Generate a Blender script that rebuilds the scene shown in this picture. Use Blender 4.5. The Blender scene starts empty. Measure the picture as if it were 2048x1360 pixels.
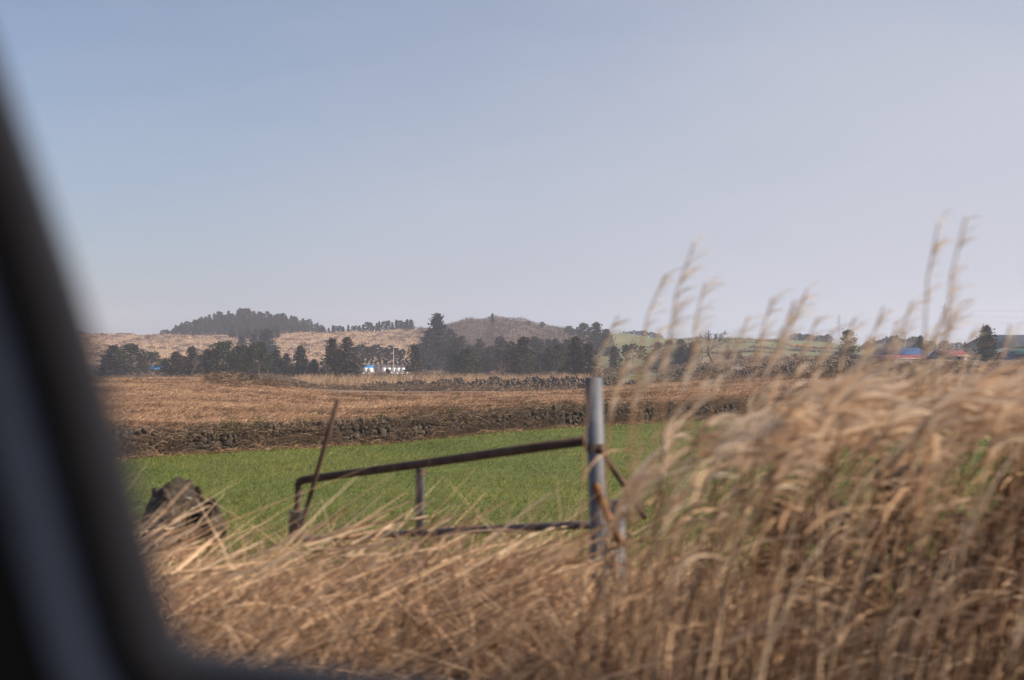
import bpy, bmesh, math, random
import numpy as np
from mathutils import Vector

random.seed(7)
RNG = np.random.default_rng(11)
SC = bpy.context.scene
COL = SC.collection
R = math.radians

# ------------------------------------------------------------------ camera
F, HX, HY, EYE = 2458.0, 1024.0, 712.0, 1.6      # focal length in photo pixels, vanishing point, eye height
cam_d = bpy.data.cameras.new('camera')
cam = bpy.data.objects.new('camera', cam_d)
COL.objects.link(cam)
cam.location = (0, 0, EYE)
cam.rotation_euler = (R(90), 0, 0)
cam_d.sensor_width = 36.0
cam_d.lens = 36.0 * F / 2048.0
cam_d.shift_y = 32.0 / 2048.0
cam_d.clip_start = 0.05
cam_d.clip_end = 6000
cam_d.dof.use_dof = True
cam_d.dof.focus_distance = 75.0
cam_d.dof.aperture_fstop = 2.9
cam_d.dof.aperture_ratio = 0.68
SC.camera = cam

# ------------------------------------------------------------------ sky, sun, exposure
SUN_EL, SUN_AZ = 33.0, 101.0                     # azimuth clockwise from +Y (view direction): the sun stands to the right
W = bpy.data.worlds.new("World")
SC.world = W
W.use_nodes = True
nt = W.node_tree
nt.nodes.clear()
wo = nt.nodes.new('ShaderNodeOutputWorld')
bg = nt.nodes.new('ShaderNodeBackground')
sky = nt.nodes.new('ShaderNodeTexSky')
sky.sky_type = 'NISHITA'
sky.sun_disc = False
sky.sun_elevation = R(SUN_EL)
sky.sun_rotation = R(SUN_AZ)
sky.altitude = 50
sky.air_density = 1.0
sky.dust_density = 1.6
sky.ozone_density = 3.0
bg.inputs['Strength'].default_value = 0.095
tint = nt.nodes.new('ShaderNodeMix')              # thin pink grey winter air
tint.data_type = 'RGBA'; tint.blend_type = 'MULTIPLY'
tint.inputs['Factor'].default_value = 1.0
tint.inputs['B'].default_value = (0.60, 0.62, 0.66, 1)
nt.links.new(sky.outputs[0], tint.inputs['A'])
wtc = nt.nodes.new('ShaderNodeTexCoord')          # milky air thickens towards the sun and the horizon
sep = nt.nodes.new('ShaderNodeSeparateXYZ')
nt.links.new(wtc.outputs['Generated'], sep.inputs[0])


def wmap(sock, a, b, c, d):
    m = nt.nodes.new('ShaderNodeMapRange')
    m.interpolation_type = 'SMOOTHSTEP'
    for k_, v_ in zip(('From Min', 'From Max', 'To Min', 'To Max'), (a, b, c, d)):
        m.inputs[k_].default_value = v_
    nt.links.new(sock, m.inputs['Value'])
    return m.outputs[0]


wadd = nt.nodes.new('ShaderNodeMath')
wadd.operation = 'ADD'; wadd.use_clamp = True
nt.links.new(wmap(sep.outputs['X'], -.50, .40, .10, .80), wadd.inputs[0])
nt.links.new(wmap(sep.outputs['Z'], .0, .30, .34, .0), wadd.inputs[1])
wmp = nt.nodes.new('ShaderNodeMapping'); wmp.inputs['Scale'].default_value = (1.6, 1.6, 5.0); wmp.inputs['Rotation'].default_value = (0, R(14), 0)
wno = nt.nodes.new('ShaderNodeTexNoise'); wno.inputs['Scale'].default_value = 2.2; wno.inputs['Detail'].default_value = 4
nt.links.new(wtc.outputs['Generated'], wmp.inputs[0]); nt.links.new(wmp.outputs[0], wno.inputs['Vector'])
wmr = nt.nodes.new('ShaderNodeMapRange')
for k_, v_ in zip(('From Min', 'From Max', 'To Min', 'To Max'), (.3, .7, -.09, .09)): wmr.inputs[k_].default_value = v_
nt.links.new(wno.outputs[0], wmr.inputs['Value'])
wad2 = nt.nodes.new('ShaderNodeMath'); wad2.operation = 'ADD'; wad2.use_clamp = True
nt.links.new(wadd.outputs[0], wad2.inputs[0]); nt.links.new(wmr.outputs[0], wad2.inputs[1])
milk = nt.nodes.new('ShaderNodeMix')
milk.data_type = 'RGBA'
milk.inputs['B'].default_value = (3.02, 3.16, 3.66, 1)
nt.links.new(wad2.outputs[0], milk.inputs['Factor'])
nt.links.new(tint.outputs['Result'], milk.inputs['A'])
nt.links.new(milk.outputs['Result'], bg.inputs[0])
nt.links.new(bg.outputs[0], wo.inputs[0])

sl = bpy.data.lights.new('sun', 'SUN')
sl.energy = 4.9
sl.angle = R(0.6)
sl.color = (1.0, 0.86, 0.70)
so = bpy.data.objects.new('sun', sl)
COL.objects.link(so)
sv = Vector((math.sin(R(SUN_AZ)) * math.cos(R(SUN_EL)), math.cos(R(SUN_AZ)) * math.cos(R(SUN_EL)), math.sin(R(SUN_EL))))
so.rotation_euler = sv.to_track_quat('Z', 'Y').to_euler()

SC.view_settings.view_transform = 'Standard'
SC.view_settings.look = 'None'
SC.view_settings.exposure = 0.9
SC.view_settings.gamma = 1.0
SC.render.engine = 'CYCLES'
SC.cycles.use_denoising = True
SC.cycles.max_bounces = 6
SC.cycles.transparent_max_bounces = 8
SC.cycles.volume_bounces = 1
SC.cycles.caustics_reflective = False
SC.cycles.caustics_refractive = False


# ------------------------------------------------------------------ helpers
def P(px, py, d):
    """world point seen at photo pixel (px, py) at depth d"""
    return Vector(((px - HX) / F * d, d, EYE - (py - HY) / F * d))


def tag(o, label=None, cat=None, group=None, kind=None):
    if label: o['label'] = label
    if cat: o['category'] = cat
    if group: o['group'] = group
    if kind: o['kind'] = kind
    return o


def empty(name, loc, rz=0.0):
    o = bpy.data.objects.new(name, None)
    o.empty_display_size = 0.2
    o.location = loc
    o.rotation_euler = (0, 0, rz)
    COL.objects.link(o)
    return o


class MB:
    """collects geometry, builds ONE mesh"""
    def __init__(s):
        s.v, s.f, s.mi, s.n = [], [], [], 0

    def add(s, verts, faces, mi=0):
        verts = np.asarray(verts, float).reshape(-1, 3)
        faces = np.asarray(faces, int)
        s.v.append(verts)
        s.f.append(faces + s.n)
        s.mi.append(np.full(len(faces), mi))
        s.n += len(verts)

    def mesh(s, name, mats, smooth=False):
        me = bpy.data.meshes.new(name)
        v = np.concatenate(s.v)
        loops = np.concatenate([f.ravel() for f in s.f]).astype(np.int32)
        tot = np.concatenate([np.full(len(f), f.shape[1]) for f in s.f]).astype(np.int32)
        start = np.concatenate([[0], np.cumsum(tot)[:-1]]).astype(np.int32)
        me.vertices.add(len(v)); me.vertices.foreach_set('co', v.ravel())
        me.loops.add(len(loops)); me.loops.foreach_set('vertex_index', loops)
        me.polygons.add(len(tot)); me.polygons.foreach_set('loop_start', start)
        me.polygons.foreach_set('loop_total', tot)
        me.polygons.foreach_set('material_index', np.concatenate(s.mi).astype(np.int32))
        if smooth:
            me.polygons.foreach_set('use_smooth', np.ones(len(tot), bool))
        for m in (mats if isinstance(mats, (list, tuple)) else [mats]):
            me.materials.append(m)
        me.update(calc_edges=True)
        me.validate()
        return me

    def build(s, name, mats, parent=None, smooth=False):
        o = bpy.data.objects.new(name, s.mesh(name, mats, smooth))
        COL.objects.link(o)
        if parent: o.parent = parent
        return o

    # shapes
    def tube(s, pts, radii, sides=8, caps=True, mi=0):
        pts = [Vector(p) for p in pts]
        n = len(pts)
        if not hasattr(radii, '__len__'): radii = [radii] * n
        up = Vector((0.13, 0.31, 0.94))
        vs = []
        for i, p in enumerate(pts):
            t = (pts[min(i + 1, n - 1)] - pts[max(i - 1, 0)]).normalized()
            a = t.cross(up)
            if a.length < 1e-3: a = t.cross(Vector((1, 0, 0)))
            a.normalize()
            b = t.cross(a)
            for k in range(sides):
                g = 2 * math.pi * k / sides
                vs.append(p + (a * math.cos(g) + b * math.sin(g)) * radii[i])
        fs = []
        for i in range(n - 1):
            for k in range(sides):
                k2 = (k + 1) % sides
                fs.append((i * sides + k, i * sides + k2, (i + 1) * sides + k2, (i + 1) * sides + k))
        base = s.n
        s.add([tuple(v) for v in vs], fs, mi)
        if caps:
            for i0 in (0, (n - 1) * sides):
                s.f.append(np.array([[base + i0 + k for k in range(sides)]]))
                s.mi.append(np.full(1, mi))

    def box(s, c, size, rz=0.0, mi=0, taper=1.0):
        hx, hy, hz = size[0] / 2, size[1] / 2, size[2] / 2
        vs = []
        cs, sn = math.cos(rz), math.sin(rz)
        for z in (-hz, hz):
            k = taper if z > 0 else 1.0
            for x, y in ((-hx, -hy), (hx, -hy), (hx, hy), (-hx, hy)):
                x2, y2 = x * k, y * k
                vs.append((c[0] + x2 * cs - y2 * sn, c[1] + x2 * sn + y2 * cs, c[2] + z))
        s.add(vs, [(0, 3, 2, 1), (4, 5, 6, 7), (0, 1, 5, 4), (1, 2, 6, 5), (2, 3, 7, 6), (3, 0, 4, 7)], mi)

    def ribbons(s, base, direc, length, bend, width, seg=4, face=None, tip=0.15, mi=0, grow=None):
        """N curved tapering blades: p(t) = base + direc*L*t + bend*L*t^2"""
        N = len(base)
        t = np.linspace(0, 1, seg + 1)[None, :, None]
        L = np.asarray(length).reshape(-1, 1, 1)
        c = base[:, None, :] + direc[:, None, :] * L * t + bend[:, None, :] * L * t * t
        tan = direc[:, None, :] + 2 * bend[:, None, :] * t
        if face is None:
            a = RNG.uniform(0, 2 * np.pi, N)
            face = np.stack([np.cos(a), np.sin(a), RNG.uniform(-.3, .3, N)], 1)
        side = np.cross(tan, face[:, None, :])
        side /= np.linalg.norm(side, axis=2, keepdims=True) + 1e-9
        prof = (1 - (1 - tip) * t ** 1.5) if grow is None else grow(t)
        w = np.asarray(width).reshape(-1, 1, 1) * prof * 0.5
        v = np.stack([c - side * w, c + side * w], 2)          # N, S+1, 2, 3
        idx = np.arange(N * (seg + 1) * 2).reshape(N, seg + 1, 2)
        q = np.stack([idx[:, :-1, 0], idx[:, :-1, 1], idx[:, 1:, 1], idx[:, 1:, 0]], -1).reshape(-1, 4)
        s.add(v.reshape(-1, 3), q, mi)

    def leaves(s, c, size, mi=0, flat=0.0, aspect=1.6):
        """random leaf faces (diamonds) at centres c"""
        N = len(c)
        a = RNG.normal(size=(N, 3)); a[:, 2] *= (1 - flat)
        a /= np.linalg.norm(a, axis=1, keepdims=True)
        b = np.cross(a, RNG.normal(size=(N, 3)))
        b /= np.linalg.norm(b, axis=1, keepdims=True) + 1e-9
        sz = np.asarray(size).reshape(-1, 1) * np.ones((N, 1))
        a = a * sz * aspect * .5; b = b * sz * .5
        v = np.stack([c - a, c - a * .1 + b, c + a, c - a * .1 - b], 1)
        q = np.arange(N * 4).reshape(N, 4)
        s.add(v.reshape(-1, 3), q, mi)


# ------------------------------------------------------------------ materials
def ramp_node(nt, stops):
    r = nt.nodes.new('ShaderNodeValToRGB')
    el = r.color_ramp.elements
    while len(el) < len(stops): el.new(0.5)
    for e, (p, c) in zip(el, stops):
        e.position = p
        e.color = (*c, 1)
    return r


def new_mat(name):
    m = bpy.data.materials.new(name)
    m.use_nodes = True
    nt = m.node_tree
    b = nt.nodes['Principled BSDF']
    b.inputs['Specular IOR Level'].default_value = 0.25
    return m, nt, b


def noise_mat(name, stops, scale=1.0, detail=6, rough=0.85, bump=0.0, bscale=None, stretch=(1, 1, 1), metal=0.0, scale2=None, stops2=None, fac2=0.5, spec=0.25, coord='Object'):
    m, nt, b = new_mat(name)
    tc = nt.nodes.new('ShaderNodeTexCoord')
    mp = nt.nodes.new('ShaderNodeMapping')
    mp.inputs['Scale'].default_value = stretch
    nt.links.new(tc.outputs[coord], mp.inputs[0])
    n = nt.nodes.new('ShaderNodeTexNoise')
    n.inputs['Scale'].default_value = scale
    n.inputs['Detail'].default_value = detail
    n.inputs['Roughness'].default_value = 0.65
    nt.links.new(mp.outputs[0], n.inputs['Vector'])
    r = ramp_node(nt, stops)
    nt.links.new(n.outputs[0], r.inputs[0])
    out = r.outputs[0]
    if stops2:
        n2 = nt.nodes.new('ShaderNodeTexNoise')
        n2.inputs['Scale'].default_value = scale2
        n2.inputs['Detail'].default_value = 4
        nt.links.new(mp.outputs[0], n2.inputs['Vector'])
        r2 = ramp_node(nt, stops2)
        nt.links.new(n2.outputs[0], r2.inputs[0])
        mx = nt.nodes.new('ShaderNodeMix')
        mx.data_type = 'RGBA'; mx.blend_type = 'MULTIPLY'
        mx.inputs['Factor'].default_value = fac2
        nt.links.new(out, mx.inputs['A']); nt.links.new(r2.outputs[0], mx.inputs['B'])
        out = mx.outputs['Result']
    nt.links.new(out, b.inputs['Base Color'])
    b.inputs['Roughness'].default_value = rough
    b.inputs['Metallic'].default_value = metal
    b.inputs['Specular IOR Level'].default_value = spec
    if bump:
        nb = nt.nodes.new('ShaderNodeTexNoise')
        nb.inputs['Scale'].default_value = bscale or scale * 3
        nb.inputs['Detail'].default_value = 8
        nt.links.new(mp.outputs[0], nb.inputs['Vector'])
        bp = nt.nodes.new('ShaderNodeBump')
        bp.inputs['Strength'].default_value = 1.0
        bp.inputs['Distance'].default_value = bump
        nt.links.new(nb.outputs[0], bp.inputs['Height'])
        nt.links.new(bp.outputs[0], b.inputs['Normal'])
    return m


def blade_mat(name, stops, trans=0.3, patch=None, pscale=0.2):
    """colour varies blade by blade; part of the light passes through"""
    m, nt, b = new_mat(name)
    g = nt.nodes.new('ShaderNodeNewGeometry')
    r = ramp_node(nt, stops)
    nt.links.new(g.outputs['Random Per Island'], r.inputs[0])
    out = r.outputs[0]
    if patch:
        n2 = nt.nodes.new('ShaderNodeTexNoise')
        n2.inputs['Scale'].default_value = pscale
        n2.inputs['Detail'].default_value = 5
        nt.links.new(g.outputs['Position'], n2.inputs['Vector'])
        r2 = ramp_node(nt, patch)
        nt.links.new(n2.outputs[0], r2.inputs[0])
        mx = nt.nodes.new('ShaderNodeMix')
        mx.data_type = 'RGBA'; mx.blend_type = 'MULTIPLY'
        mx.inputs['Factor'].default_value = 1
        nt.links.new(out, mx.inputs['A']); nt.links.new(r2.outputs[0], mx.inputs['B'])
        out = mx.outputs['Result']
    nt.links.new(out, b.inputs['Base Color'])
    b.inputs['Roughness'].default_value = 0.7
    b.inputs['Specular IOR Level'].default_value = 0.2
    if trans:
        t = nt.nodes.new('ShaderNodeBsdfTranslucent')
        nt.links.new(out, t.inputs[0])
        ms = nt.nodes.new('ShaderNodeMixShader')
        ms.inputs[0].default_value = trans
        nt.links.new(b.outputs[0], ms.inputs[1]); nt.links.new(t.outputs[0], ms.inputs[2])
        nt.links.new(ms.outputs[0], nt.nodes['Material Output'].inputs[0])
    return m


M = {}
M['verge'] = noise_mat('verge_soil', [(.3, (.04, .028, .02)), (.7, (.11, .075, .045))], 3, bump=.05)
M['crop_soil'] = noise_mat('crop_base', [(.25, (.065, .08, .018)), (.6, (.10, .12, .025)), (.85, (.135, .155, .035))], .6, bump=.06, bscale=8, scale2=.12, stops2=[(.35, (.75, .8, .7)), (.65, (1, 1, 1))], fac2=.8)
M['dry_soil'] = noise_mat('dry_field_base', [(.25, (.12, .07, .042)), (.5, (.25, .145, .083)), (.8, (.36, .23, .14))], .5, bump=.12, bscale=2.2, stretch=(.5, 1, 1), scale2=.09, stops2=[(.35, (.6, .55, .5)), (.6, (1, 1, 1))], fac2=.8)
M['earth'] = noise_mat('bank_earth', [(.3, (.04, .03, .022)), (.7, (.10, .07, .045))], 1.2, bump=.1)
M['scrub'] = noise_mat('scrub_ground', [(.3, (.09, .06, .04)), (.55, (.18, .12, .075)), (.8, (.28, .19, .11))], .15, bump=.2, bscale=.8)
M['tan_hill'] = noise_mat('tan_hill', [(.34, (.11, .08, .06)), (.42, (.26, .175, .115)), (.62, (.37, .25, .165)), (.85, (.45, .32, .21))], .06, detail=10, bump=.6, bscale=.25, stretch=(.45, 1, 1))
M['brown_hill'] = noise_mat('brown_hill', [(.3, (.07, .05, .045)), (.6, (.13, .09, .075)), (.85, (.2, .14, .10))], .08, bump=.5, bscale=.3)
M['green_hill'] = noise_mat('green_hill', [(.36, (.17, .13, .07)), (.5, (.12, .125, .045)), (.75, (.14, .155, .055))], .022, detail=8, bump=.2, bscale=.3, scale2=.01, stops2=[(.4, (.8, .8, .75)), (.6, (1, 1, 1))], fac2=1)
M['stone'] = noise_mat('basalt', [(.3, (.026, .020, .016)), (.55, (.062, .048, .037)), (.8, (.135, .108, .083))], 1.4, detail=9, bump=.04, bscale=9, rough=.95)
M['stone_near'] = noise_mat('basalt_near', [(.36, (.014, .011, .009)), (.52, (.038, .029, .023)), (.66, (.072, .057, .044)), (.85, (.15, .127, .105))], 11, detail=10, bump=.02, bscale=40, rough=.95)
_nt = M['stone_near'].node_tree
_b = _nt.nodes['Principled BSDF']
_v = _nt.nodes.new('ShaderNodeTexVoronoi'); _v.inputs['Scale'].default_value = 55
_tc = [q for q in _nt.nodes if q.type == 'TEX_COORD'][0]
_nt.links.new(_tc.outputs['Object'], _v.inputs['Vector'])
_bp = [q for q in _nt.nodes if q.type == 'BUMP'][0]
_b2 = _nt.nodes.new('ShaderNodeBump'); _b2.inputs['Distance'].default_value = .006
_nt.links.new(_v.outputs['Distance'], _b2.inputs['Height']); _nt.links.new(_bp.outputs[0], _b2.inputs['Normal']); _nt.links.new(_b2.outputs[0], _b.inputs['Normal'])
_n = _nt.nodes.new('ShaderNodeTexNoise'); _n.inputs['Scale'].default_value = 17; _n.inputs['Detail'].default_value = 5
_nt.links.new(_tc.outputs['Object'], _n.inputs['Vector'])
_r = ramp_node(_nt, [(.60, (0, 0, 0)), (.66, (1, 1, 1))])
_nt.links.new(_n.outputs[0], _r.inputs[0])
_m = _nt.nodes.new('ShaderNodeMix'); _m.data_type = 'RGBA'
_m.inputs['B'].default_value = (.15, .14, .115, 1)
_src = _b.inputs['Base Color'].links[0].from_socket
_nt.links.new(_src, _m.inputs['A']); _nt.links.new(_r.outputs[0], _m.inputs['Factor']); _nt.links.new(_m.outputs['Result'], _b.inputs['Base Color'])
M['stone_far'] = noise_mat('basalt_far', [(.3, (.045, .037, .032)), (.55, (.11, .085, .068)), (.8, (.24, .18, .13))], .9, detail=7, bump=.05, bscale=4, rough=.95)
M['crop'] = blade_mat('crop_blades', [(0, (.11, .13, .027)), (.5, (.172, .19, .044)), (.85, (.22, .235, .06)), (1, (.32, .31, .12))], .35, [(.36, (.6, .7, .56)), (.48, (.88, .93, .86)), (.64, (1.12, 1.05, 1))], .22)
M['dry_blade'] = blade_mat('dry_blades', [(0, (.17, .10, .06)), (.4, (.34, .222, .135)), (.8, (.46, .325, .21)), (1, (.57, .43, .29))], .22, [(.38, (.30, .25, .22)), (.48, (.66, .58, .53)), (.58, (1.0, .96, .93)), (.7, (1.12, 1.1, 1.05))], .17)
M['straw'] = blade_mat('straw', [(0, (.11, .06, .032)), (.25, (.38, .225, .128)), (.55, (.68, .455, .28)), (1, (.86, .66, .46))], .36)
M['straw_old'] = blade_mat('straw_old', [(0, (.05, .033, .026)), (.5, (.14, .095, .070)), (1, (.31, .21, .14))], .2)  # old straw, darkened further for the shadow over the nearest grass
M['plume'] = blade_mat('plume', [(0, (.56, .38, .24)), (.5, (.78, .58, .40)), (1, (.93, .79, .62))], .5)
M['pale_plume'] = blade_mat('pale_plume', [(0, (.70, .54, .38)), (.5, (.85, .70, .53)), (1, (.95, .84, .70))], .6)
M['stem'] = blade_mat('reed_stem', [(0, (.07, .038, .022)), (.45, (.24, .14, .08)), (.75, (.48, .32, .19)), (1, (.78, .60, .42))], .15)
M['bramble'] = blade_mat('bramble', [(0, (.05, .035, .025)), (.5, (.12, .08, .055)), (.85, (.2, .14, .09)), (1, (.32, .23, .15))], .15)
M['bramble_green'] = blade_mat('bramble_green', [(0, (.03, .035, .014)), (1, (.09, .09, .035))], .15)
M['reed_belt'] = blade_mat('reed_belt', [(0, (.22, .14, .085)), (.6, (.40, .27, .165)), (1, (.52, .38, .24))], .25)
M['twig'] = blade_mat('twigs', [(0, (.055, .038, .032)), (.6, (.11, .08, .065)), (1, (.19, .14, .11))], 0)
M['hill_twig'] = blade_mat('hill_twigs', [(0, (0.0595, 0.0408, 0.0365)), (.6, (0.1190, 0.0833, 0.0723)), (1, (0.1870, 0.1360, 0.1062))], .1)
M['hill_grass'] = blade_mat('hill_grass', [(0, (.22, .145, .095)), (.6, (.37, .25, .16)), (1, (.48, .34, .23))], .25)
M['bark'] = noise_mat('bark', [(.3, (.045, .033, .026)), (.7, (.12, .09, .07))], 2.5, bump=.03, stretch=(1, 1, .3))
M['cedar'] = blade_mat('cedar_brown', [(0, (0.0150, 0.0116, 0.0082)), (.5, (0.0374, 0.0279, 0.0184)), (1, (0.0884, 0.0585, 0.0374))], .15)
M['cedar_dark'] = blade_mat('cedar_dark', [(0, (0.0116, 0.0136, 0.0095)), (.6, (0.0245, 0.0252, 0.0170)), (1, (0.0422, 0.0381, 0.0252))], .15)
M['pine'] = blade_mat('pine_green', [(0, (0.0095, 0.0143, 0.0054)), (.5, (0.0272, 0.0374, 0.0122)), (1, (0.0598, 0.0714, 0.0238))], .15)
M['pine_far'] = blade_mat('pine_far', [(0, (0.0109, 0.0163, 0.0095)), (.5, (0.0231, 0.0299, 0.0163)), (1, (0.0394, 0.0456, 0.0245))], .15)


# ------------------------------------------------------------------ terrain
def itp(px, tab):
    a = np.array(tab, float)
    return np.interp(px, a[:, 0], a[:, 1])


def yz(px, d, tab):
    return EYE - (itp(px, tab) - HY) / F * d


RIDGE = [(-2200, 690), (-600, 680), (100, 668), (200, 667), (330, 671), (480, 673), (560, 669), (700, 664), (830, 660), (880, 655), (930, 642), (990, 636),
         (1050, 643), (1100, 655), (1150, 664), (1230, 668), (1300, 674), (1340, 677), (1500, 677), (1600, 681), (1700, 690), (1800, 702), (2048, 706), (4200, 704)]


def breaks(px):
    """depth and height of every break line of the land, one column per px"""
    px = np.asarray(px, float)
    o = np.ones_like(px)
    dw = itp(px, [(-2200, 22), (-600, 31), (270, 42), (760, 50), (1250, 62), (1650, 73), (2048, 83), (3000, 95), (4200, 105)])
    dm = itp(px, [(-2200, 100), (230, 112), (600, 128), (1400, 135), (2048, 135), (4200, 150)])
    zt = itp(px, [(-600, -1.3), (300, -1.2), (1000, -1.1), (1500, -1.0), (4200, -.75)])
    zm = yz(px, dm, [(-2200, 756), (230, 756), (400, 755), (520, 761), (600, 774), (680, 783), (850, 787), (1000, 785), (1160, 779), (1300, 768), (1400, 760), (1600, 749), (1800, 740), (2048, 733), (4200, 733)])
    B = [(10 * o, -1.75 * o), (dw, -1.9 * o), (dw + .8, zt), ((dw + dm) / 2, (zt + zm) / 2 + .12), (dm, zm), (dm + 10, zm - .9)]
    B.append((175 * o, yz(px, 175, [(-2200, 781), (1150, 778), (1300, 768), (1400, 760), (1600, 750), (1750, 742), (2048, 738), (4200, 735)])))
    B.append((230 * o, yz(px, 230, [(-2200, 768), (1150, 766), (1260, 758), (1380, 750), (1500, 738), (1700, 724), (2048, 722), (4200, 722)])))
    B.append((300 * o, yz(px, 300, [(-2200, 757), (700, 756), (1150, 752), (1250, 743), (1500, 727), (1700, 718), (2048, 719), (4200, 719)])))
    B.append((400 * o, yz(px, 400, [(-2200, 747), (850, 746), (1000, 738), (1250, 724), (1500, 709), (1700, 714), (2048, 716), (4200, 716)])))
    B.append((470 * o, yz(px, 470, [(-2200, 726), (600, 724), (700, 728), (850, 716), (1000, 700), (1250, 705), (1500, 696), (1700, 708), (2048, 711), (4200, 710)])))
    B.append((540 * o, yz(px, 540, [(-2200, 700), (600, 694), (700, 696), (850, 684), (1000, 662), (1250, 688), (1500, 686), (1700, 699), (2048, 708), (4200, 708)])))
    B.append((610 * o, yz(px, 610, RIDGE)))
    B.append((680 * o, yz(px, 680, [(a, b + (9 if not 300 < a < 650 else 3)) for a, b in RIDGE])))
    B.append((760 * o, yz(px, 760, [(-2200, 700), (200, 690), (320, 673), (350, 663), (400, 653), (450, 646), (490, 642), (540, 644), (600, 654), (640, 663), (760, 672), (1000, 685), (1300, 688), (1700, 698), (2048, 706), (4200, 706)])))
    B.append((900 * o, yz(px, 900, [(-2200, 712), (4200, 709)])))
    B.append((1900 * o, yz(px, 1900, [(-2200, 712), (4200, 711)])))
    return np.array([b[0] for b in B]), np.array([b[1] for b in B])


def bumps(x, y, d):
    a = np.clip((d - 8) / 500, 0, .9)
    return (a * .5 * (np.sin(x * .11 + 1.3) * np.cos(y * .09 + .4) + .6 * np.sin(x * .27 + y * .13) + .5 * np.cos(x * .05 - y * .31)) +
            .035 * np.sin(x * .9 + .5 * y) * np.sin(y * .7 + 1))


def tz(px, d):
    """height of the land at screen column px, depth d (arrays)"""
    px = np.atleast_1d(np.asarray(px, float)); d = np.atleast_1d(np.asarray(d, float))
    D, Z = breaks(px)
    z = Z[0].copy()
    for k in range(len(D) - 1):
        m = (d >= D[k]) & (d <= D[k + 1])
        t = (d - D[k]) / np.maximum(D[k + 1] - D[k], 1e-6)
        z = np.where(m, Z[k] * (1 - t) + Z[k + 1] * t, z)
    return z + bumps((px - HX) / F * d, d, d)


def at(px, d):
    px = np.atleast_1d(np.asarray(px, float)); d = np.atleast_1d(np.asarray(d, float))
    return np.stack([(px - HX) / F * d, d, tz(px, d)], 1)


def base_y(px, d):
    return HY + (EYE - tz(px, d)[0]) * F / d


cols = np.unique(np.concatenate([np.linspace(-2200, -200, 24), np.linspace(-200, 2300, 200), np.linspace(2300, 4200, 24)]))
D, Z = breaks(cols)
SUB = [26, 3, 14, 14, 3, 6, 8, 10, 10, 10, 10, 10, 10, 8, 8, 6]
rows_d, seg_id = [], []
for k, n in enumerate(SUB):
    for j in range(n):
        rows_d.append(D[k] + (D[k + 1] - D[k]) * j / n); seg_id.append(k)
rows_d.append(D[-1])
rows_d = np.array(rows_d)                         # rows, cols
nr, nc = rows_d.shape
GP = np.stack([at(cols, rows_d[i]) for i in range(nr)])
zone = {}
for i in range(nr - 1):
    k = seg_id[i]
    for j in range(nc - 1):
        px, d = (cols[j] + cols[j + 1]) / 2, rows_d[i, j]
        if k == 0: n = 'green_field'
        elif k == 1: n = 'terrace_bank'
        elif k in (2, 3): n = 'dry_field'
        elif 1205 < px < 1378 and 205 < d < 262: n = 'green_patch'
        elif d >= 690 and 318 < px < 655: n = 'wooded_hill'
        elif d >= 455 and px < 850: n = 'tan_hillside'
        elif d >= 400 and px < 1180: n = 'brown_hill'
        elif px >= 1180 and d >= (330 if px < 1400 else 400) and px < 1730: n = 'green_hillside'
        else: n = 'ground'
        zone.setdefault(n, []).append((i * nc + j, i * nc + j + 1, (i + 1) * nc + j + 1, (i + 1) * nc + j))
for n, fs in zone.items():
    fs = np.array(fs)
    u, inv = np.unique(fs, return_inverse=True)
    mb = MB(); mb.add(GP.reshape(-1, 3)[u], inv.reshape(-1, 4))
    mt = dict(green_field='crop_soil', terrace_bank='earth', dry_field='dry_soil', green_patch='crop_soil', tan_hillside='tan_hill', brown_hill='brown_hill', green_hillside='green_hill', ground='scrub', wooded_hill='brown_hill')[n]
    tag(mb.build(n, M[mt], smooth=True), kind='structure')


def vz(x, y):
    """height of the roadside verge"""
    x = np.asarray(x, float); y = np.asarray(y, float)
    return np.interp(y, [-3, 2, 3.5, 5.2, 6.6, 8.2, 10], [0, 0, .1, .25, .1, -.9, -1.75]) + .04 * np.sin(x * 2.1) * np.sin(y * 1.7) * (y < 9.5)


xs, ys = np.linspace(-14, 14, 57), np.linspace(-3, 10, 40)
gx, gy = np.meshgrid(xs, ys)
gv = np.stack([gx, gy, vz(gx, gy)], -1).reshape(-1, 3)
mb = MB()
mb.add(gv, [(i * 57 + j, i * 57 + j + 1, (i + 1) * 57 + j + 1, (i + 1) * 57 + j) for i in range(39) for j in range(56)])
tag(mb.build('verge', M['verge'], smooth=True), kind='structure')


# ------------------------------------------------------------------ ground cover
def unit(v):
    return v / (np.linalg.norm(v, axis=1, keepdims=True) + 1e-9)


def cover(name, mat, pts, h, w, lean=(0, 0), spread=.5, bend=.3, seg=2, label=None, cat='grass', sink=.02):
    n = len(pts)
    d = RNG.normal(size=(n, 3)) * spread
    d[:, 2] = 1
    d[:, 0] += lean[0]; d[:, 1] += lean[1]
    d = unit(d)
    b = np.stack([RNG.normal(size=n) * bend + lean[0] * .5, RNG.normal(size=n) * bend, -np.abs(RNG.normal(size=n)) * bend], 1)
    p = pts.copy(); p[:, 2] -= sink
    mb = MB()
    mb.ribbons(p, d, h, b, w, seg)
    o = mb.build(name, M[mat])
    if label: tag(o, label, cat, kind='stuff')
    return o


def logd(n, a, b):
    return np.exp(RNG.uniform(np.log(a), np.log(b), n))


# the young crop on the green field
n = 230000
px = RNG.uniform(-150, 2250, n)
dwall = breaks(px)[0][1]
d = np.exp(RNG.uniform(np.log(13.5), np.log(dwall - .2)))
p = at(px, d)
cover('crop_grass', 'crop', p, RNG.uniform(.07, .17, n) * np.interp(d, [14, 70], [.9, 1.25]), .006 + .00024 * d, lean=(.25, 0), spread=.5, bend=.3,
      label='short green cereal crop covering the field below the gate', cat='crop')

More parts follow.
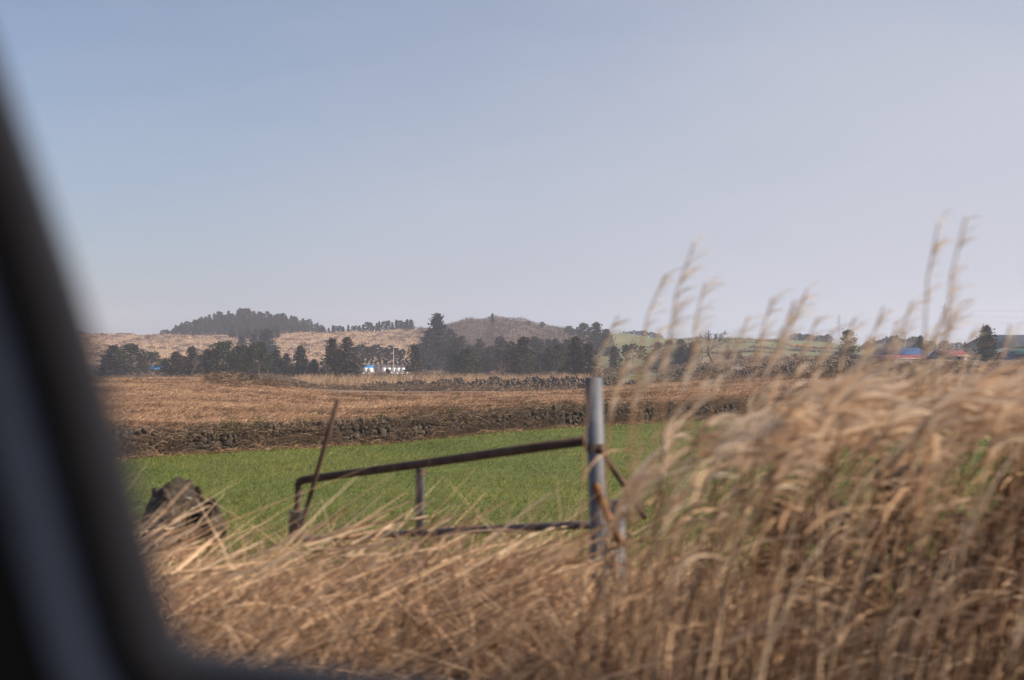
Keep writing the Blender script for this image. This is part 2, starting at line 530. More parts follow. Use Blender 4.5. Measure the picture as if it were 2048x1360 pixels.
# dead grass on the dry field
n = 150000
px = RNG.uniform(-150, 2250, n)
B = breaks(px)
d = np.exp(RNG.uniform(np.log(B[0][2] + .2), np.log(B[0][4] + 1.5)))
p = at(px, d)
cover('dry_grass', 'dry_blade', p, RNG.uniform(.06, .28, n) * (1 + (RNG.random(n) < .04)), .011 + .00022 * d, lean=(.5, 0), spread=.8, bend=.4,
      label='flattened tan dead grass covering the sloping field above the wall', cat='dead grass')

cl = np.stack([RNG.uniform(150, 2200, 150), RNG.uniform(0, 1, 150)], 1)
k = RNG.integers(0, 150, 9000)
B = breaks(cl[k, 0])
d = B[0][2] + 2 + (B[0][4] - B[0][2] - 4) * cl[k, 1] + RNG.normal(size=9000) * .5
px = cl[k, 0] + RNG.normal(size=9000) * 9 * 60 / d
cover('weed_tufts', 'bramble', at(px, d), RNG.uniform(.15, .5, 9000), RNG.uniform(.02, .035, 9000), lean=(.3, 0), spread=1.0, bend=.4,
      label='dark dead weed tufts dotted over the tan sloping field', cat='weeds')

# reeds behind the dry field
n = 15000
px = RNG.uniform(590, 1180, n)
d = RNG.uniform(188, 240, n)
p = at(px, d)
patch = np.sin(px * .021 + d * .09) + np.sin(px * .05 + 2) * .6 + RNG.normal(size=n) * .5
p = p[patch > -.6]
n = len(p)
cover('reeds', 'reed_belt', p, RNG.uniform(.9, 2.2, n), RNG.uniform(.05, .09, n), lean=(.12, 0), spread=.25, bend=.2,
      label='belt of pale dry reeds between the far stone wall and the trees', cat='reeds')


def bramble_band(name, mat, pxr, dfun, n, h, w, label, hump=1.0, depth=1.2, seed=0, up=0.0, cat='brambles', thr=-9, spread=1.3):
    px = RNG.uniform(*pxr, n)
    lump = .55 + .45 * np.sin(px * .031 + seed) * np.sin(px * .0137 + 2 * seed) + .25 * np.sin(px * .083 + seed)
    keep = lump > thr
    px, lump = px[keep], np.clip(lump[keep], .1, 1.4)
    n = len(px)
    d = dfun(px) + RNG.normal(size=n) * depth * .45
    p = at(px, d)
    p[:, 2] = np.maximum(p[:, 2], at(px, dfun(px) + .9)[:, 2] - .05 if up else p[:, 2])
    p[:, 2] += RNG.uniform(0, 1, n) ** 1.4 * hump * lump
    dr = RNG.normal(size=(n, 3)) * spread; dr[:, 2] = np.abs(dr[:, 2]) * .7 + .25
    dr = unit(dr)
    b = np.stack([RNG.normal(size=n) * .3 + .1, RNG.normal(size=n) * .3, -RNG.uniform(.2, .9, n)], 1)
    mb = MB()
    mb.ribbons(p, dr, RNG.uniform(.5, 1.2, n) * h, b, RNG.uniform(.6, 1.3, n) * w, 3)
    return tag(mb.build(name, M[mat]), label, cat, kind='stuff')


dwf = lambda px: breaks(px)[0][1]
bramble_band('brambles', 'bramble', (-150, 2250), lambda q: dwf(q) + .75, 42000, .5, .020, 'tangled brown brambles growing over the top of the near stone wall', hump=.22, up=1, seed=1)
bramble_band('hanging_brambles', 'bramble', (-150, 2250), lambda q: dwf(q) - .15, 36000, .6, .018, 'brown bramble stems hanging down the face of the near stone wall', hump=.8, depth=.5, seed=4, thr=.36)
bramble_band('weeds', 'bramble_green', (-150, 2250), lambda q: dwf(q) + .4, 5000, .5, .03, 'dark green weeds in clumps along the near stone wall', hump=.45, up=1, seed=2.2, thr=.8)
bramble_band('wall_foot_grass', 'dry_blade', (-150, 2250), lambda q: dwf(q) - .45, 7000, .45, .02, 'dead grass along the foot of the near stone wall', hump=.1, depth=.5, seed=3)
bramble_band('mound_brambles', 'bramble', (415, 565), lambda q: 108 + 0 * q, 7000, 1.0, .045, 'brown brambles on the low mound in the dry field', hump=.5, depth=9, seed=.5)
bramble_band('dark_hedge', 'bramble', (560, 1130), lambda q: 172 + 0 * q, 16000, 1.1, .07, 'dark bare hedge along the far edge of the dry field', hump=.9, depth=5, seed=2.6)
bramble_band('scrub', 'bramble', (1280, 2300), lambda q: 172 + 0 * q, 26000, 1.3, .065, 'dry brown scrub around the stone piles beyond the dry field', hump=.8, depth=22, seed=5)
bramble_band('bushes', 'bramble', (1560, 2300), lambda q: 118 + 0 * q, 14000, 1.2, .05, 'dark brown bushes on the rise right of the dry field', hump=1.2, depth=16, seed=6, thr=.35)
bramble_band('brown_scrub', 'bramble', (1190, 2300), lambda q: 285 + 0 * q, 14000, 2.0, .12, 'brown scrub and bushes at the foot of the green hillside', hump=1.4, depth=40, seed=8)
bramble_band('low_scrub', 'bramble', (150, 1250), lambda q: 275 + 0 * q, 16000, 2.2, .12, 'low brown scrub at the foot of the trees', hump=1.2, depth=50, seed=7)


# hillside tufts and bushes
n = 16000
px = RNG.uniform(60, 860, n); d = RNG.uniform(470, 618, n)
p = at(px, d)
cover('hill_grass', 'hill_grass', p, RNG.uniform(.5, 1.3, n), RNG.uniform(.25, .5, n), spread=.5, bend=.3,
      label='pale tan silvergrass covering the left hillside', cat='dry grass')
cl = np.stack([RNG.uniform(80, 850, 260), RNG.uniform(475, 610, 260)], 1)
k = RNG.integers(0, 260, 9000)
px = cl[k, 0] + RNG.normal(size=9000) * 5; d = cl[k, 1] + RNG.normal(size=9000) * 1.2
p = at(px, d); p[:, 2] += RNG.uniform(0, .7, 9000)
cover('hill_shrubs', 'hill_twig', p, RNG.uniform(.6, 1.4, 9000), RNG.uniform(.15, .35, 9000), spread=1.2, bend=.3,
      label='scattered low brown bushes dotting the tan hillside', cat='bushes')
n = 26000
px = RNG.uniform(835, 1200, n); d = RNG.uniform(410, 616, n)
p = at(px, d)
lump = .6 + .4 * np.sin(px * .09 + d * .05) * np.sin(d * .08 + px * .03)
p[:, 2] += RNG.uniform(0, 1.2, n) * lump
cover('hill_brush', 'hill_twig', p, RNG.uniform(1.0, 2.8, n) * lump, RNG.uniform(.10, .3, n), spread=.7, bend=.2, seg=2,
      label='bare purple brown brush covering the rounded middle hill', cat='brush')


hd = MB()
for line in (((1340, 590), (1480, 600), (1545, 560), (1600, 520), (1690, 505)), ((1180, 470), (1330, 520), (1500, 530), (1580, 600)), ((1500, 455), (1600, 462), (1690, 470)), ((1300, 430), (1420, 415), (1560, 425))):
    m_ = 1500
    u = RNG.uniform(0, len(line) - 1, m_)
    lp = np.array(line, float)
    px = np.interp(u, np.arange(len(line)), lp[:, 0]); d = np.interp(u, np.arange(len(line)), lp[:, 1]) + RNG.normal(size=m_) * 1.2
    p = at(px, d)
    dr = RNG.normal(size=(m_, 3)); dr[:, 2] = np.abs(dr[:, 2]) + .3
    hd.ribbons(p, unit(dr), RNG.uniform(.6, 1.6, m_), RNG.normal(size=(m_, 3)) * .2, RNG.uniform(.15, .3, m_), 2)
tag(hd.build('hedgerows', M['hill_twig']), 'thin dark hedge lines dividing the fields on the green hillside', 'hedge', kind='stuff')


# ------------------------------------------------------------------ dry stone walls
ICO = None


def ico(sub=1):
    bm = bmesh.new()
    bmesh.ops.create_icosphere(bm, subdivisions=sub, radius=1)
    v = np.array([x.co[:] for x in bm.verts]); f = np.array([[q.index for q in x.verts] for x in bm.faces])
    bm.free()
    return v, f


ICO1, ICO2, ICO4 = ico(1), ico(2), ico(5)


def stone(mb, c, size, rough=.22, base=ICO2):
    v, f = base
    v = v.copy()
    # blocky lump: cut by random planes
    for _ in range(9):
        nrm = RNG.normal(size=3); nrm /= np.linalg.norm(nrm)
        lim = RNG.uniform(.38, .8)
        s = v @ nrm
        v = v - np.outer(np.maximum(s - lim, 0), nrm)
    v = v * (1 + RNG.normal(size=(len(v), 1)) * .04)
    a, b = RNG.uniform(0, 2 * np.pi), RNG.normal() * .8
    Rz = np.array([[math.cos(a), -math.sin(a), 0], [math.sin(a), math.cos(a), 0], [0, 0, 1]])
    Rx = np.array([[1, 0, 0], [0, math.cos(b), -math.sin(b)], [0, math.sin(b), math.cos(b)]])
    v = (v * np.asarray(size)) @ Rx.T @ Rz.T
    mb.add(v + np.asarray(c), f)


def stone_wall(name, pxs, dfun, hfun, size, mat, label, back=.35, gap=None, base=ICO1):
    mb = MB()
    q = [at(x, dfun(x))[0] for x in np.linspace(pxs[0], pxs[1], 400)]
    q = np.array(q)
    seg = np.linalg.norm(np.diff(q[:, :2], axis=0), axis=1)
    cum = np.concatenate([[0], np.cumsum(seg)])
    L = cum[-1]
    row = 0
    zoff = 0
    hmax = max(hfun(x) for x in np.linspace(*pxs, 30))
    while zoff < hmax:
        s = RNG.uniform(0, size)
        while s < L:
            w = size * RNG.uniform(.65, 1.45)
            x = np.interp(s, cum, q[:, 0]); y = np.interp(s, cum, q[:, 1]); z = np.interp(s, cum, q[:, 2])
            ppx = x / y * F + HX
            if zoff < hfun(ppx) * (1 + .25 * math.sin(s * 1.7) * math.sin(s * .61)) - size * .3:
                hs = size * RNG.uniform(.7, 1.15)
                stone(mb, (x + RNG.normal() * .03, y + back * zoff / max(hmax, .1) + RNG.normal() * .07, z + zoff + hs * .4), (w * RNG.uniform(.5, .75), size * RNG.uniform(.5, .85), hs * RNG.uniform(.55, .8)), base=base)
            s += w * (.9 if base is ICO2 else .78)
        zoff += size * (.72 if base is ICO2 else .6)
    return tag(mb.build(name, M[mat]), label, 'stone wall')


stone_wall('stone_wall', (-120, 2200), lambda x: breaks(x)[0][1] - .1, lambda x: .80 + .12 * math.sin(x * .012), .26, 'stone',
           'long black basalt dry stone wall along the far side of the green field', base=ICO2)
stone_wall('stone_wall', (745, 1275), lambda x: 176 + 0 * x, lambda x: np.interp(x, [745, 900, 1000, 1120, 1230, 1275], [.8, 1.2, 1.7, 2.0, 1.1, .6]), .42, 'stone_far',
           'dark stone wall beyond the tan field in front of the pines', base=ICO1)
stone_wall('stone_wall', (1275, 1440), lambda x: 183 + 0 * x, lambda x: np.interp(x, [1275, 1330, 1440], [.7, 1.4, 1.9]), .44, 'stone_far',
           'low brown stone wall in front of the small green patch', base=ICO1)
stone_wall('stone_wall', (1440, 1760), lambda x: 166 + 0 * x, lambda x: np.interp(x, [1440, 1500, 1580, 1700, 1760], [1.3, 1.5, 1.9, 1.7, 1.0]), .44, 'stone_far',
           'tall heaped stone wall below the green hillside with cattle', base=ICO1, back=1.0)


def boulder(name, loc, size, label, seed, squash=(1, 1, 1), rz=0, pts=()):
    v, f = ICO4
    v = v.copy()
    rs = np.random.default_rng(seed)
    for _ in range(10):
        nrm = rs.normal(size=3); nrm /= np.linalg.norm(nrm)
        lim = rs.uniform(.6, .92)
        s = v @ nrm
        v = v - np.outer(np.maximum(s - lim, 0) * .8, nrm)
    for fr, am in ((2.3, .14), (5, .085), (11, .045), (23, .024), (41, .012)):
        ph = rs.uniform(0, 6, 3)
        dsp = np.sin(v[:, 0] * fr + ph[0]) * np.sin(v[:, 1] * fr + ph[1]) * np.sin(v[:, 2] * fr + ph[2] + v[:, 0] * fr * .5)
        v = v * (1 + am * dsp[:, None] * 1.5)
    for (dx, dz, r_, am) in pts:        # pulled out peaks
        g = np.exp(-((v[:, 0] - dx) ** 2 + (v[:, 2] - dz) ** 2) / r_)
        v[:, 2] += g * am
    v = v * np.asarray(size)
    mb = MB(); mb.add(v, f)
    o = mb.build(name, M['stone_near'], smooth=True)
    o.location = loc; o.rotation_euler = (0, 0, rz)
    return tag(o, label, 'boulder')


boulder('boulder', P(352, 1054, 6.6), (.15, .15, .235), 'tall pointed basalt boulder standing at the field edge', 3, pts=((0.0, .9, .12, .18), (-.6, 0, .2, -.15)))
boulder('boulder', P(428, 1056, 6.5), (.066, .08, .135), 'upright blocky basalt stone leaning right of the pointed boulder', 8)
boulder('boulder', P(322, 1065, 6.45), (.085, .1, .12), 'low dark basalt stone left of the pointed boulder', 12)
boulder('boulder', P(398, 1020, 6.8), (.06, .07, .13), 'small basalt stone wedged between the two larger ones', 15)
for (x, y, d_, s, lab) in ((507, 768, 107, (.55, .5, .85), 'dark rock peaking out of the mound brambles'), (492, 775, 106, (.35, .4, .6), 'dark rock on the mound left of the peaked rock'), (447, 772, 107, (.9, .5, .45), 'flat dark rock at the left end of the mound')):
    o = boulder('rock', P(x, y, d_), s, lab, int(x))
    o['category'] = 'rock'


# ------------------------------------------------------------------ trees
def cedar_crown(H, Rad, n_br, seed, low=.06, leaf=.34, per=13, power=.85):
    global RNG
    keep, RNG = RNG, np.random.default_rng(seed)
    mb = MB()
    C = []
    lop = RNG.uniform(0, 6.28)
    for i in range(n_br):
        t = low + (1 - low) * (i / n_br) ** .9
        ph = i * 2.4 + RNG.uniform(-.5, .5)
        L = Rad * ((1 - t) ** power * 1.02 + .05) * RNG.uniform(.6, 1.15) * (1 + .16 * math.cos(ph - lop))
        if t < .2: L *= (.55 + t * 2.2)
        m = max(2, int(L / .42))
        for s in np.linspace(.25, 1, m):
            c = np.array([math.cos(ph) * L * s, math.sin(ph) * L * s, H * t + L * (.12 * s - .30 * s * s) + RNG.normal() * .06])
            k = int(per * RNG.uniform(.6, 1.3))
            C.append(c + RNG.normal(size=(k, 3)) * np.array([.26, .26, .20]) * (0.6 + .5 * s))
    C.append(np.stack([RNG.normal(size=30) * .08, RNG.normal(size=30) * .08, H * RNG.uniform(.94, 1.03, 30)], 1))
    C = np.concatenate(C)
    mb.leaves(C, RNG.uniform(.5, 1.25, len(C)) * leaf, flat=.3)
    RNG = keep
    return mb


def trunk_mb(H, r, lean=0.0, seed=0):
    rs = np.random.default_rng(seed)
    mb = MB()
    pts = [(lean * H * (t ** 1.5) + rs.normal() * .03 * t, rs.normal() * .03 * t, H * t - .3 * (t == 0)) for t in np.linspace(0, 1, 7)]
    mb.tube(pts, [r * (1 - .88 * t) * (1.25 if t == 0 else 1) for t in np.linspace(0, 1, 7)], 7)
    return mb, pts


def pine_crown(H, Rad, seed, low=.3, leaf=.3, pads=26, shape=1.0):
    global RNG
    keep, RNG = RNG, np.random.default_rng(seed)
    mb, tr = MB(), MB()
    C = []
    for i in range(pads):
        t = low + (1 - low) * ((i + .5) / pads) ** .8
        ph = i * 2.4 + RNG.uniform(-.6, .6)
        prof = math.sin(min(1, (1 - t) / (1 - low) * .9 + .16) * math.pi * .56) ** shape
        L = Rad * prof * RNG.uniform(.45, 1.1)
        c = np.array([math.cos(ph) * L, math.sin(ph) * L, H * t + RNG.uniform(-.1, .25)])
        pr = Rad * RNG.uniform(.20, .38)
        k = int(70 * pr / (Rad * .3))
        q = RNG.normal(size=(k, 3)); q /= np.linalg.norm(q, axis=1, keepdims=True)
        q *= RNG.uniform(.35, 1, (k, 1)) ** .5
        q = q * np.array([pr, pr, pr * .72]) + c
        q[:, 2] += .1 * pr
        C.append(q)
        tr.tube([(0, 0, H * t - .35 * L), (c[0] * .5, c[1] * .5, H * t - .08 * L), tuple(c)], [.05, .035, .015], 4, False)
    C.append(np.stack([RNG.normal(size=60) * Rad * .12, RNG.normal(size=60) * Rad * .12, H * (.93 + .07 * RNG.uniform(-1, 1, 60))], 1))
    C = np.concatenate(C)
    mb.leaves(C, RNG.uniform(.5, 1.25, len(C)) * leaf, flat=.2)
    RNG = keep
    return mb, tr


def bare_tree(H, seed, spread=.55, lean=0.0, depth=5):
    rs = random.Random(seed)
    mb = MB(); tw = MB()

    def grow(p, d, L, r, k):
        n = 3
        pts = [p]
        for i in range(n):
            d = (d + Vector((rs.gauss(0, .16), rs.gauss(0, .16), rs.gauss(.05, .1)))).normalized()
            pts.append(pts[-1] + d * L / n)
        (mb if k > depth - 3 else tw).tube(pts, [max(r * (1 - .3 * i / n), .016) for i in range(n + 1)], 5 if k > 2 else 3, False)
        if k == 0: return
        for _ in range(rs.choice((2, 3, 3))):
            nd = (d + Vector((rs.gauss(0, spread), rs.gauss(0, spread), rs.gauss(.12, .3)))).normalized()
            grow(pts[-1] if rs.random() < .6 else pts[2], nd, L * rs.uniform(.62, .85), r * .6, k - 1)
    grow(Vector((0, 0, -.2)), Vector((lean, 0, 1)).normalized(), H * .28, H * .025, depth)
    return mb, tw


PROTO = {}


def proto(key, parts, H, one=None):
    """parts: list of (name, mesh)"""
    zs = np.concatenate([[v.co.z for v in me.vertices] for _, me in parts])
    PROTO[key] = (parts, float(zs.max()))


for i in range(5):
    c = cedar_crown(9, 2.3 + .25 * (i % 3), 95, 20 + i)
    t, _ = trunk_mb(8.4, .2, 0, i)
    tm = t.mesh('trunk', M['bark'], True)
    proto(('cedar', i), [('trunk', tm), ('crown', c.mesh('crown', M['cedar']))], 9.15)
    c2 = c.mesh('crown', M['cedar_dark'])
    proto(('dark', i), [('trunk', tm), ('crown', c2)], 9.15)
for i in range(3):       # loose cedars with bare lower trunk
    c = cedar_crown(9, 1.9, 62, 60 + i, low=.22, per=11, power=.6)
    t, _ = trunk_mb(8.4, .18, 0, i + 9)
    tm = t.mesh('trunk', M['bark'], True)
    proto(('loose', i), [('trunk', tm), ('crown', c.mesh('crown', M['cedar']))], 9.15)
for i in range(4):
    c, lim = pine_crown(8, 2.9, 30 + i, low=.10 + .08 * (i % 2), pads=40)
    t, _ = trunk_mb(7.4, .2, .01, 30 + i)
    proto(('pine', i), [('trunk', t.mesh('trunk', M['bark'], True)), ('limbs', lim.mesh('limbs', M['bark'])), ('crown', c.mesh('crown', M['pine']))], 8.3)
for i in range(3):       # tall trunk, crown at the top
    c, lim = pine_crown(9, 1.5, 40 + i, low=.32, pads=26, shape=.6)
    t, _ = trunk_mb(8.6, .17, 0, 50 + i)
    proto(('tall', i), [('trunk', t.mesh('trunk', M['bark'], True)), ('limbs', lim.mesh('limbs', M['bark'])), ('crown', c.mesh('crown', M['cedar_dark']))], 9.3)
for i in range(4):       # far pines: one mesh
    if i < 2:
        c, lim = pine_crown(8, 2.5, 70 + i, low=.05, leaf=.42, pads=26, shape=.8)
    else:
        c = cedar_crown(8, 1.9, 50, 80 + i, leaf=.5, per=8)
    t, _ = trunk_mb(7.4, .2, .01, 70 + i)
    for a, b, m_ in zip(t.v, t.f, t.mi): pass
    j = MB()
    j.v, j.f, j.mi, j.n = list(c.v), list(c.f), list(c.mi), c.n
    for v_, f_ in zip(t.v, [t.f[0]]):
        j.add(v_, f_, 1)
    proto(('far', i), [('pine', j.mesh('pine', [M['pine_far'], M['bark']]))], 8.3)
for i in range(3):
    a, b = bare_tree(6, 5 + i, .5, lean=.25 if i == 0 else 0, depth=6 if i == 0 else 5)
    proto(('bare', i), [('trunk', a.mesh('trunk', M['twig'])), ('crown', b.mesh('crown', M['twig']))], 6)


def tree(key, px, top, d, label, name='tree', cat='tree', group=None, wide=1.0, hoff=0.0):
    parts, H = PROTO[key]
    loc = at(px, d)[0]
    loc[2] -= .1
    h = (HY - top) * d / F + EYE - loc[2]
    s = h / H
    rz = random.uniform(0, 6.28) if key[0] != 'bare' else random.uniform(-.3, .3)
    if len(parts) == 1:
        o = bpy.data.objects.new(name, parts[0][1])
        COL.objects.link(o)
        o.location = loc; o.rotation_euler = (0, 0, rz)
    else:
        o = empty(name, loc, rz)
        for pn, me in parts:
            c = bpy.data.objects.new(pn, me)
            COL.objects.link(c); c.parent = o
    wide *= {'cedar': 1.55, 'dark': 1.6, 'loose': 1.5, 'pine': 1.25, 'tall': 1.25, 'far': 1.35, 'bare': 1.0}[key[0]]
    o.scale = (s * wide, s * wide, s)
    return tag(o, label, cat, group)


# near row of trees beyond the dry field: kind, px, top, depth, width factor, label
ROW = [
    (('dark', 0), 228, 688, 300, 1.5, 'dark_cedar', 'dark broad cedar beside the car pillar'),
    (('pine', 1), 262, 686, 305, 1.2, 'pine_tree', 'dark rounded pine left of the small blue shed roof'),
    (('pine', 3), 302, 702, 330, 1.3, 'pine_tree', 'low dark pine just above the small blue shed roof'),
    (('cedar', 1), 352, 702, 285, 1.3, 'cedar_tree', 'brown bushy cedar right of the small blue shed roof'),
    (('cedar', 0), 384, 690, 290, 1.0, 'cedar_tree', 'brown pointed cedar left of the tall green pine'),
    (('cedar', 2), 414, 696, 284, 1.0, 'cedar_tree', 'brown cedar touching the left side of the tall green pine'),
    (('pine', 0), 446, 680, 278, 1.05, 'pine_tree', 'tallest green pine of the left clump with layered branches'),
    (('pine', 2), 482, 689, 282, .9, 'pine_tree', 'green pine in the middle of the left clump'),
    (('pine', 1), 517, 683, 276, 1.1, 'pine_tree', 'broad green pine at the right of the left clump'),
    (('dark', 3), 550, 700, 290, 1.1, 'cedar_tree', 'low dark cedar right of the broad green pine'),
    (('cedar', 3), 573, 706, 300, 1.0, 'cedar_tree', 'small brown cedar in the gap right of the left clump'),
    (('dark', 1), 601, 690, 290, .95, 'cedar_tree', 'narrow dark cedar standing alone left of the big brown pair'),
    (('cedar', 4), 628, 718, 280, 1.2, 'cedar_tree', 'short brown cedar at the foot of the big brown pair'),
    (('cedar', 0), 664, 674, 278, 1.0, 'cedar_tree', 'left tree of the big brown cedar pair'),
    (('cedar', 1), 694, 673, 274, 1.0, 'cedar_tree', 'right tree of the big brown cedar pair beside white bales'),
    (('loose', 0), 829, 687, 290, 1.1, 'cedar_tree', 'thin brown cedar at the right end of the white bales'),
    (('dark', 2), 776, 737, 290, 1.1, 'cedar_sapling', 'small dark young cedar in front of the white bales'),
    (('pine', 3), 934, 695, 268, .95, 'pine_tree', 'single green pine with a clear trunk among dry reeds'),
    (('cedar', 2), 1024, 682, 292, 1.0, 'cedar_tree', 'brown cedar behind the left of the widest dark tree'),
    (('cedar', 3), 1046, 672, 285, 1.15, 'cedar_tree', 'widest dark brown cedar in front of the middle hill'),
    (('pine', 2), 1047, 706, 270, .95, 'pine_tree', 'low green pine in front of the widest dark brown cedar'),
    (('loose', 1), 1098, 690, 280, 1.0, 'cedar_tree', 'cedar with bare lower trunk left of the tall reddish pair'),
    (('pine', 0), 1116, 686, 282, .8, 'pine_tree', 'narrow dark pine just left of the tall reddish cedar pair'),
    (('loose', 2), 1151, 672, 248, 1.15, 'cedar_tree', 'tall reddish cedar with a clear trunk behind the grey post'),
    (('loose', 0), 1176, 684, 246, 1.1, 'cedar_tree', 'reddish cedar with drooping lower branches behind the grey post'),
    (('tall', 0), 1252, 688, 335, 1.1, 'cedar_tree', 'dark tall trunked cedar left of the little grove by the green patch'),
    (('tall', 1), 1266, 686, 338, 1.2, 'cedar_tree', 'middle cedar of the little grove by the green patch'),
    (('tall', 2), 1284, 691, 332, 1.1, 'cedar_tree', 'right cedar of the little grove by the green patch'),
    (('dark', 4), 1338, 680, 300, 1.1, 'cedar_tree', 'dark cedar left in the dense pair beside the bare tree'),
    (('dark', 1), 1362, 678, 300, 1.2, 'cedar_tree', 'dark cedar right in the dense pair beside the bare tree'),
    (('loose', 2), 1456, 690, 250, .8, 'cedar_tree', 'thin young cedar right of the leaning bare tree'),
    (('loose', 1), 1697, 657, 240, 1.25, 'cedar_tree', 'ragged brown green tree left of the blue roofed shed'),
    (('dark', 0), 1973, 647, 225, 1.0, 'cedar_tree', 'dense dark cone shaped cedar in front of the blue walled shed'),
    (('dark', 2), 1841, 669, 300, .9, 'cedar_tree', 'dark narrow cedar behind the blue roofed shed'),
    (('dark', 3), 875, 625, 420, .9, 'cedar_tree', 'very tall dark cone shaped cedar rising above the left hillside'),
    (('dark', 4), 858, 662, 415, 1.0, 'cedar_tree', 'shorter dark cedar at the left foot of the very tall cedar'),
    (('dark', 2), 900, 655, 425, 1.0, 'cedar_tree', 'shorter dark cedar at the right foot of the very tall cedar'),
    (('dark', 0), 1193, 642, 440, 1.0, 'cedar_tree', 'large dark cone shaped cedar right of the rounded brown hill'),
    (('dark', 1), 1212, 657, 440, 1.0, 'cedar_tree', 'dark cedar on the right flank of the large cone shaped one'),
    (('pine', 1), 1167, 645, 500, 1.0, 'pine_tree', 'bluish pine just left of the large cone shaped cedar'),
    (('pine', 2), 1138, 651, 560, 1.2, 'pine_tree', 'rounded bluish pine on the saddle right of the brown hill'),
    (('far', 2), 985, 626, 585, .9, 'pine_tree', 'small pointed tree alone on the top of the brown hill'),
    (('far', 0), 1084, 643, 580, .9, 'pine_tree', 'small rounded pine on the right shoulder of the brown hill'),
    (('far', 1), 1058, 641, 590, .8, 'pine_tree', 'tiny pine on the skyline just right of the brown hilltop'),
    (('dark', 2), 534, 655, 480, 1.15, 'cedar_tree', 'dark cedar standing in the notch of the tan hillside'),
    (('dark', 3), 508, 668, 490, 1.1, 'cedar_tree', 'dark cedar left beside the one in the notch of the hillside'),
    (('dark', 0), 484, 668, 520, 1.1, 'cedar_tree', 'small dark cedar at the left side of the hillside notch'),
    (('dark', 1), 548, 690, 440, 1.1, 'cedar_tree', 'short dark cedar below the one in the hillside notch'),
]
for key, px, top, d, wd, nm, lab in ROW:
    tree(key, px, top, d, lab, nm, 'tree', None, wd)

for px, top, d, key, lab in ((1228, 690, 300, ('loose', 1), 'slender dark cedar just left of the small grove'), (1316, 682, 310, ('dark', 0), 'dark cedar between the small grove and the dense pair'),
                             (1384, 684, 296, ('cedar', 1), 'brown cedar right beside the dense dark pair'), (1398, 672, 235, ('bare', 1), 'pale leafless tree left of the leaning bare tree'),
                             (1478, 700, 300, ('cedar', 3), 'small brown cedar right of the thin young cedar'), (1590, 706, 300, ('dark', 2), 'low dark cedar below the cattle on the hillside'),
                             (1740, 694, 280, ('cedar', 2), 'low brown cedar at the left end of the blue roof'), (1300, 706, 262, ('cedar', 4), 'short brown cedar standing before the small grove')):
    tree(key, px, top, d, lab, 'bare_tree' if key[0] == 'bare' else 'cedar_tree')
for i, (px, top, d) in enumerate(((218, 706, 320), (244, 704, 322), (284, 712, 322), (330, 716, 318), (368, 712, 312), (400, 708, 315), (430, 704, 318), (462, 700, 312), (498, 700, 318), (532, 706, 305), (560, 716, 310), (678, 700, 300))):
    tree((('cedar', 'dark')[i % 2], i % 5), px, top, d, 'low dark cedar filling the back of the left tree clump', 'cedar_tree', 'tree', 'low cedars behind the left tree clump', 1.25)
tree(('bare', 0), 1432, 660, 215, 'leaning leafless tree with fine twigs beyond the green patch', 'bare_tree', wide=1.5)
tree(('bare', 1), 886, 728, 215, 'low leafless tree spreading in front of the dry reeds', 'bare_tree', wide=1.5)
tree(('bare', 2), 826, 735, 212, 'small leafless tree beside the thin brown cedar', 'bare_tree', wide=1.4)
tree(('bare', 1), 1006, 722, 262, 'leafless tree left of the low green pine', 'bare_tree', wide=1.2)
tree(('bare', 2), 385, 712, 270, 'leafless tree in front of the brown pointed cedar', 'bare_tree', wide=1.2)
tree(('bare', 2), 650, 726, 262, 'leafless bush in front of the big brown cedar pair', 'bare_tree', wide=1.4)

# the dark wood below the middle hill, trees hardly told apart
g = 'cedars of the dark wood below the brown hill'
k = 0
for d in (330, 365, 395):
    for px in np.arange(905, 1160, 15):
        k += 1
        x = px + random.uniform(-6, 6)
        top = {330: 703, 365: 690, 395: 676}[d] + random.uniform(-7, 7) + (8 if abs(x - 960) < 25 else 0)
        tree(('tall', k % 3) if d == 330 and k % 2 else (('dark', 'cedar')[k % 3 == 0], k % 5), x, top, d + random.uniform(-10, 10),
             'dark cedar standing in the crowded wood below the brown hill', 'cedar_tree', 'tree', g, 1.0)
# thin row on the tan slope
g = 'thin cedars in a row above the white bales'
for i, (px, top) in enumerate(((712, 690), (724, 688), (733, 692), (742, 690), (752, 688), (762, 693), (774, 694), (783, 690), (793, 695), (803, 697))):
    tree(('tall', i % 3), px, top, 395 + (i % 3) * 6, 'thin dark cedar in the row behind the white bales', 'cedar_tree', 'tree', g, .9)
# pines along the left skyline
g = 'pines lined up along the skyline of the tan hillside'
for i, px in enumerate(np.arange(640, 832, 8.0)):
    top = np.interp(px, [640, 700, 760, 800, 830], [654, 650, 644, 641, 641]) + random.uniform(-3.5, 3.5)
    tree(('far', i % 4), px + random.uniform(-2, 2), top, 625 + random.uniform(-10, 10), 'small dark pine in the skyline row on the tan hillside', 'pine_tree', 'tree', g, random.uniform(.8, 1.25))
# the wooded hill
g = 'pines of the wood covering the far left hill'
i = 0
for d in (700, 728, 756):
    for px in np.arange(326, 652, 6.4):
        i += 1
        x = px + random.uniform(-4, 4)
        dd = d + random.uniform(-12, 12)
        yb = base_y(x, dd)
        tall = np.interp(x, [330, 370, 480, 600, 648], [10, 19, 27, 21, 13]) * random.uniform(.72, 1.15)
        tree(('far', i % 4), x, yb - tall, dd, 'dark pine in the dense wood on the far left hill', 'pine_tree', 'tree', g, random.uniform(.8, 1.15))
for px in np.arange(462, 560, 8):
    for d in (640, 590):
        i += 1
        x = px + random.uniform(-4, 4)
        tree(('far', i % 4), x, base_y(x, d) - random.uniform(15, 22), d, 'dark pine in the dense wood on the far left hill', 'pine_tree', 'tree', g, random.uniform(.8, 1.15))
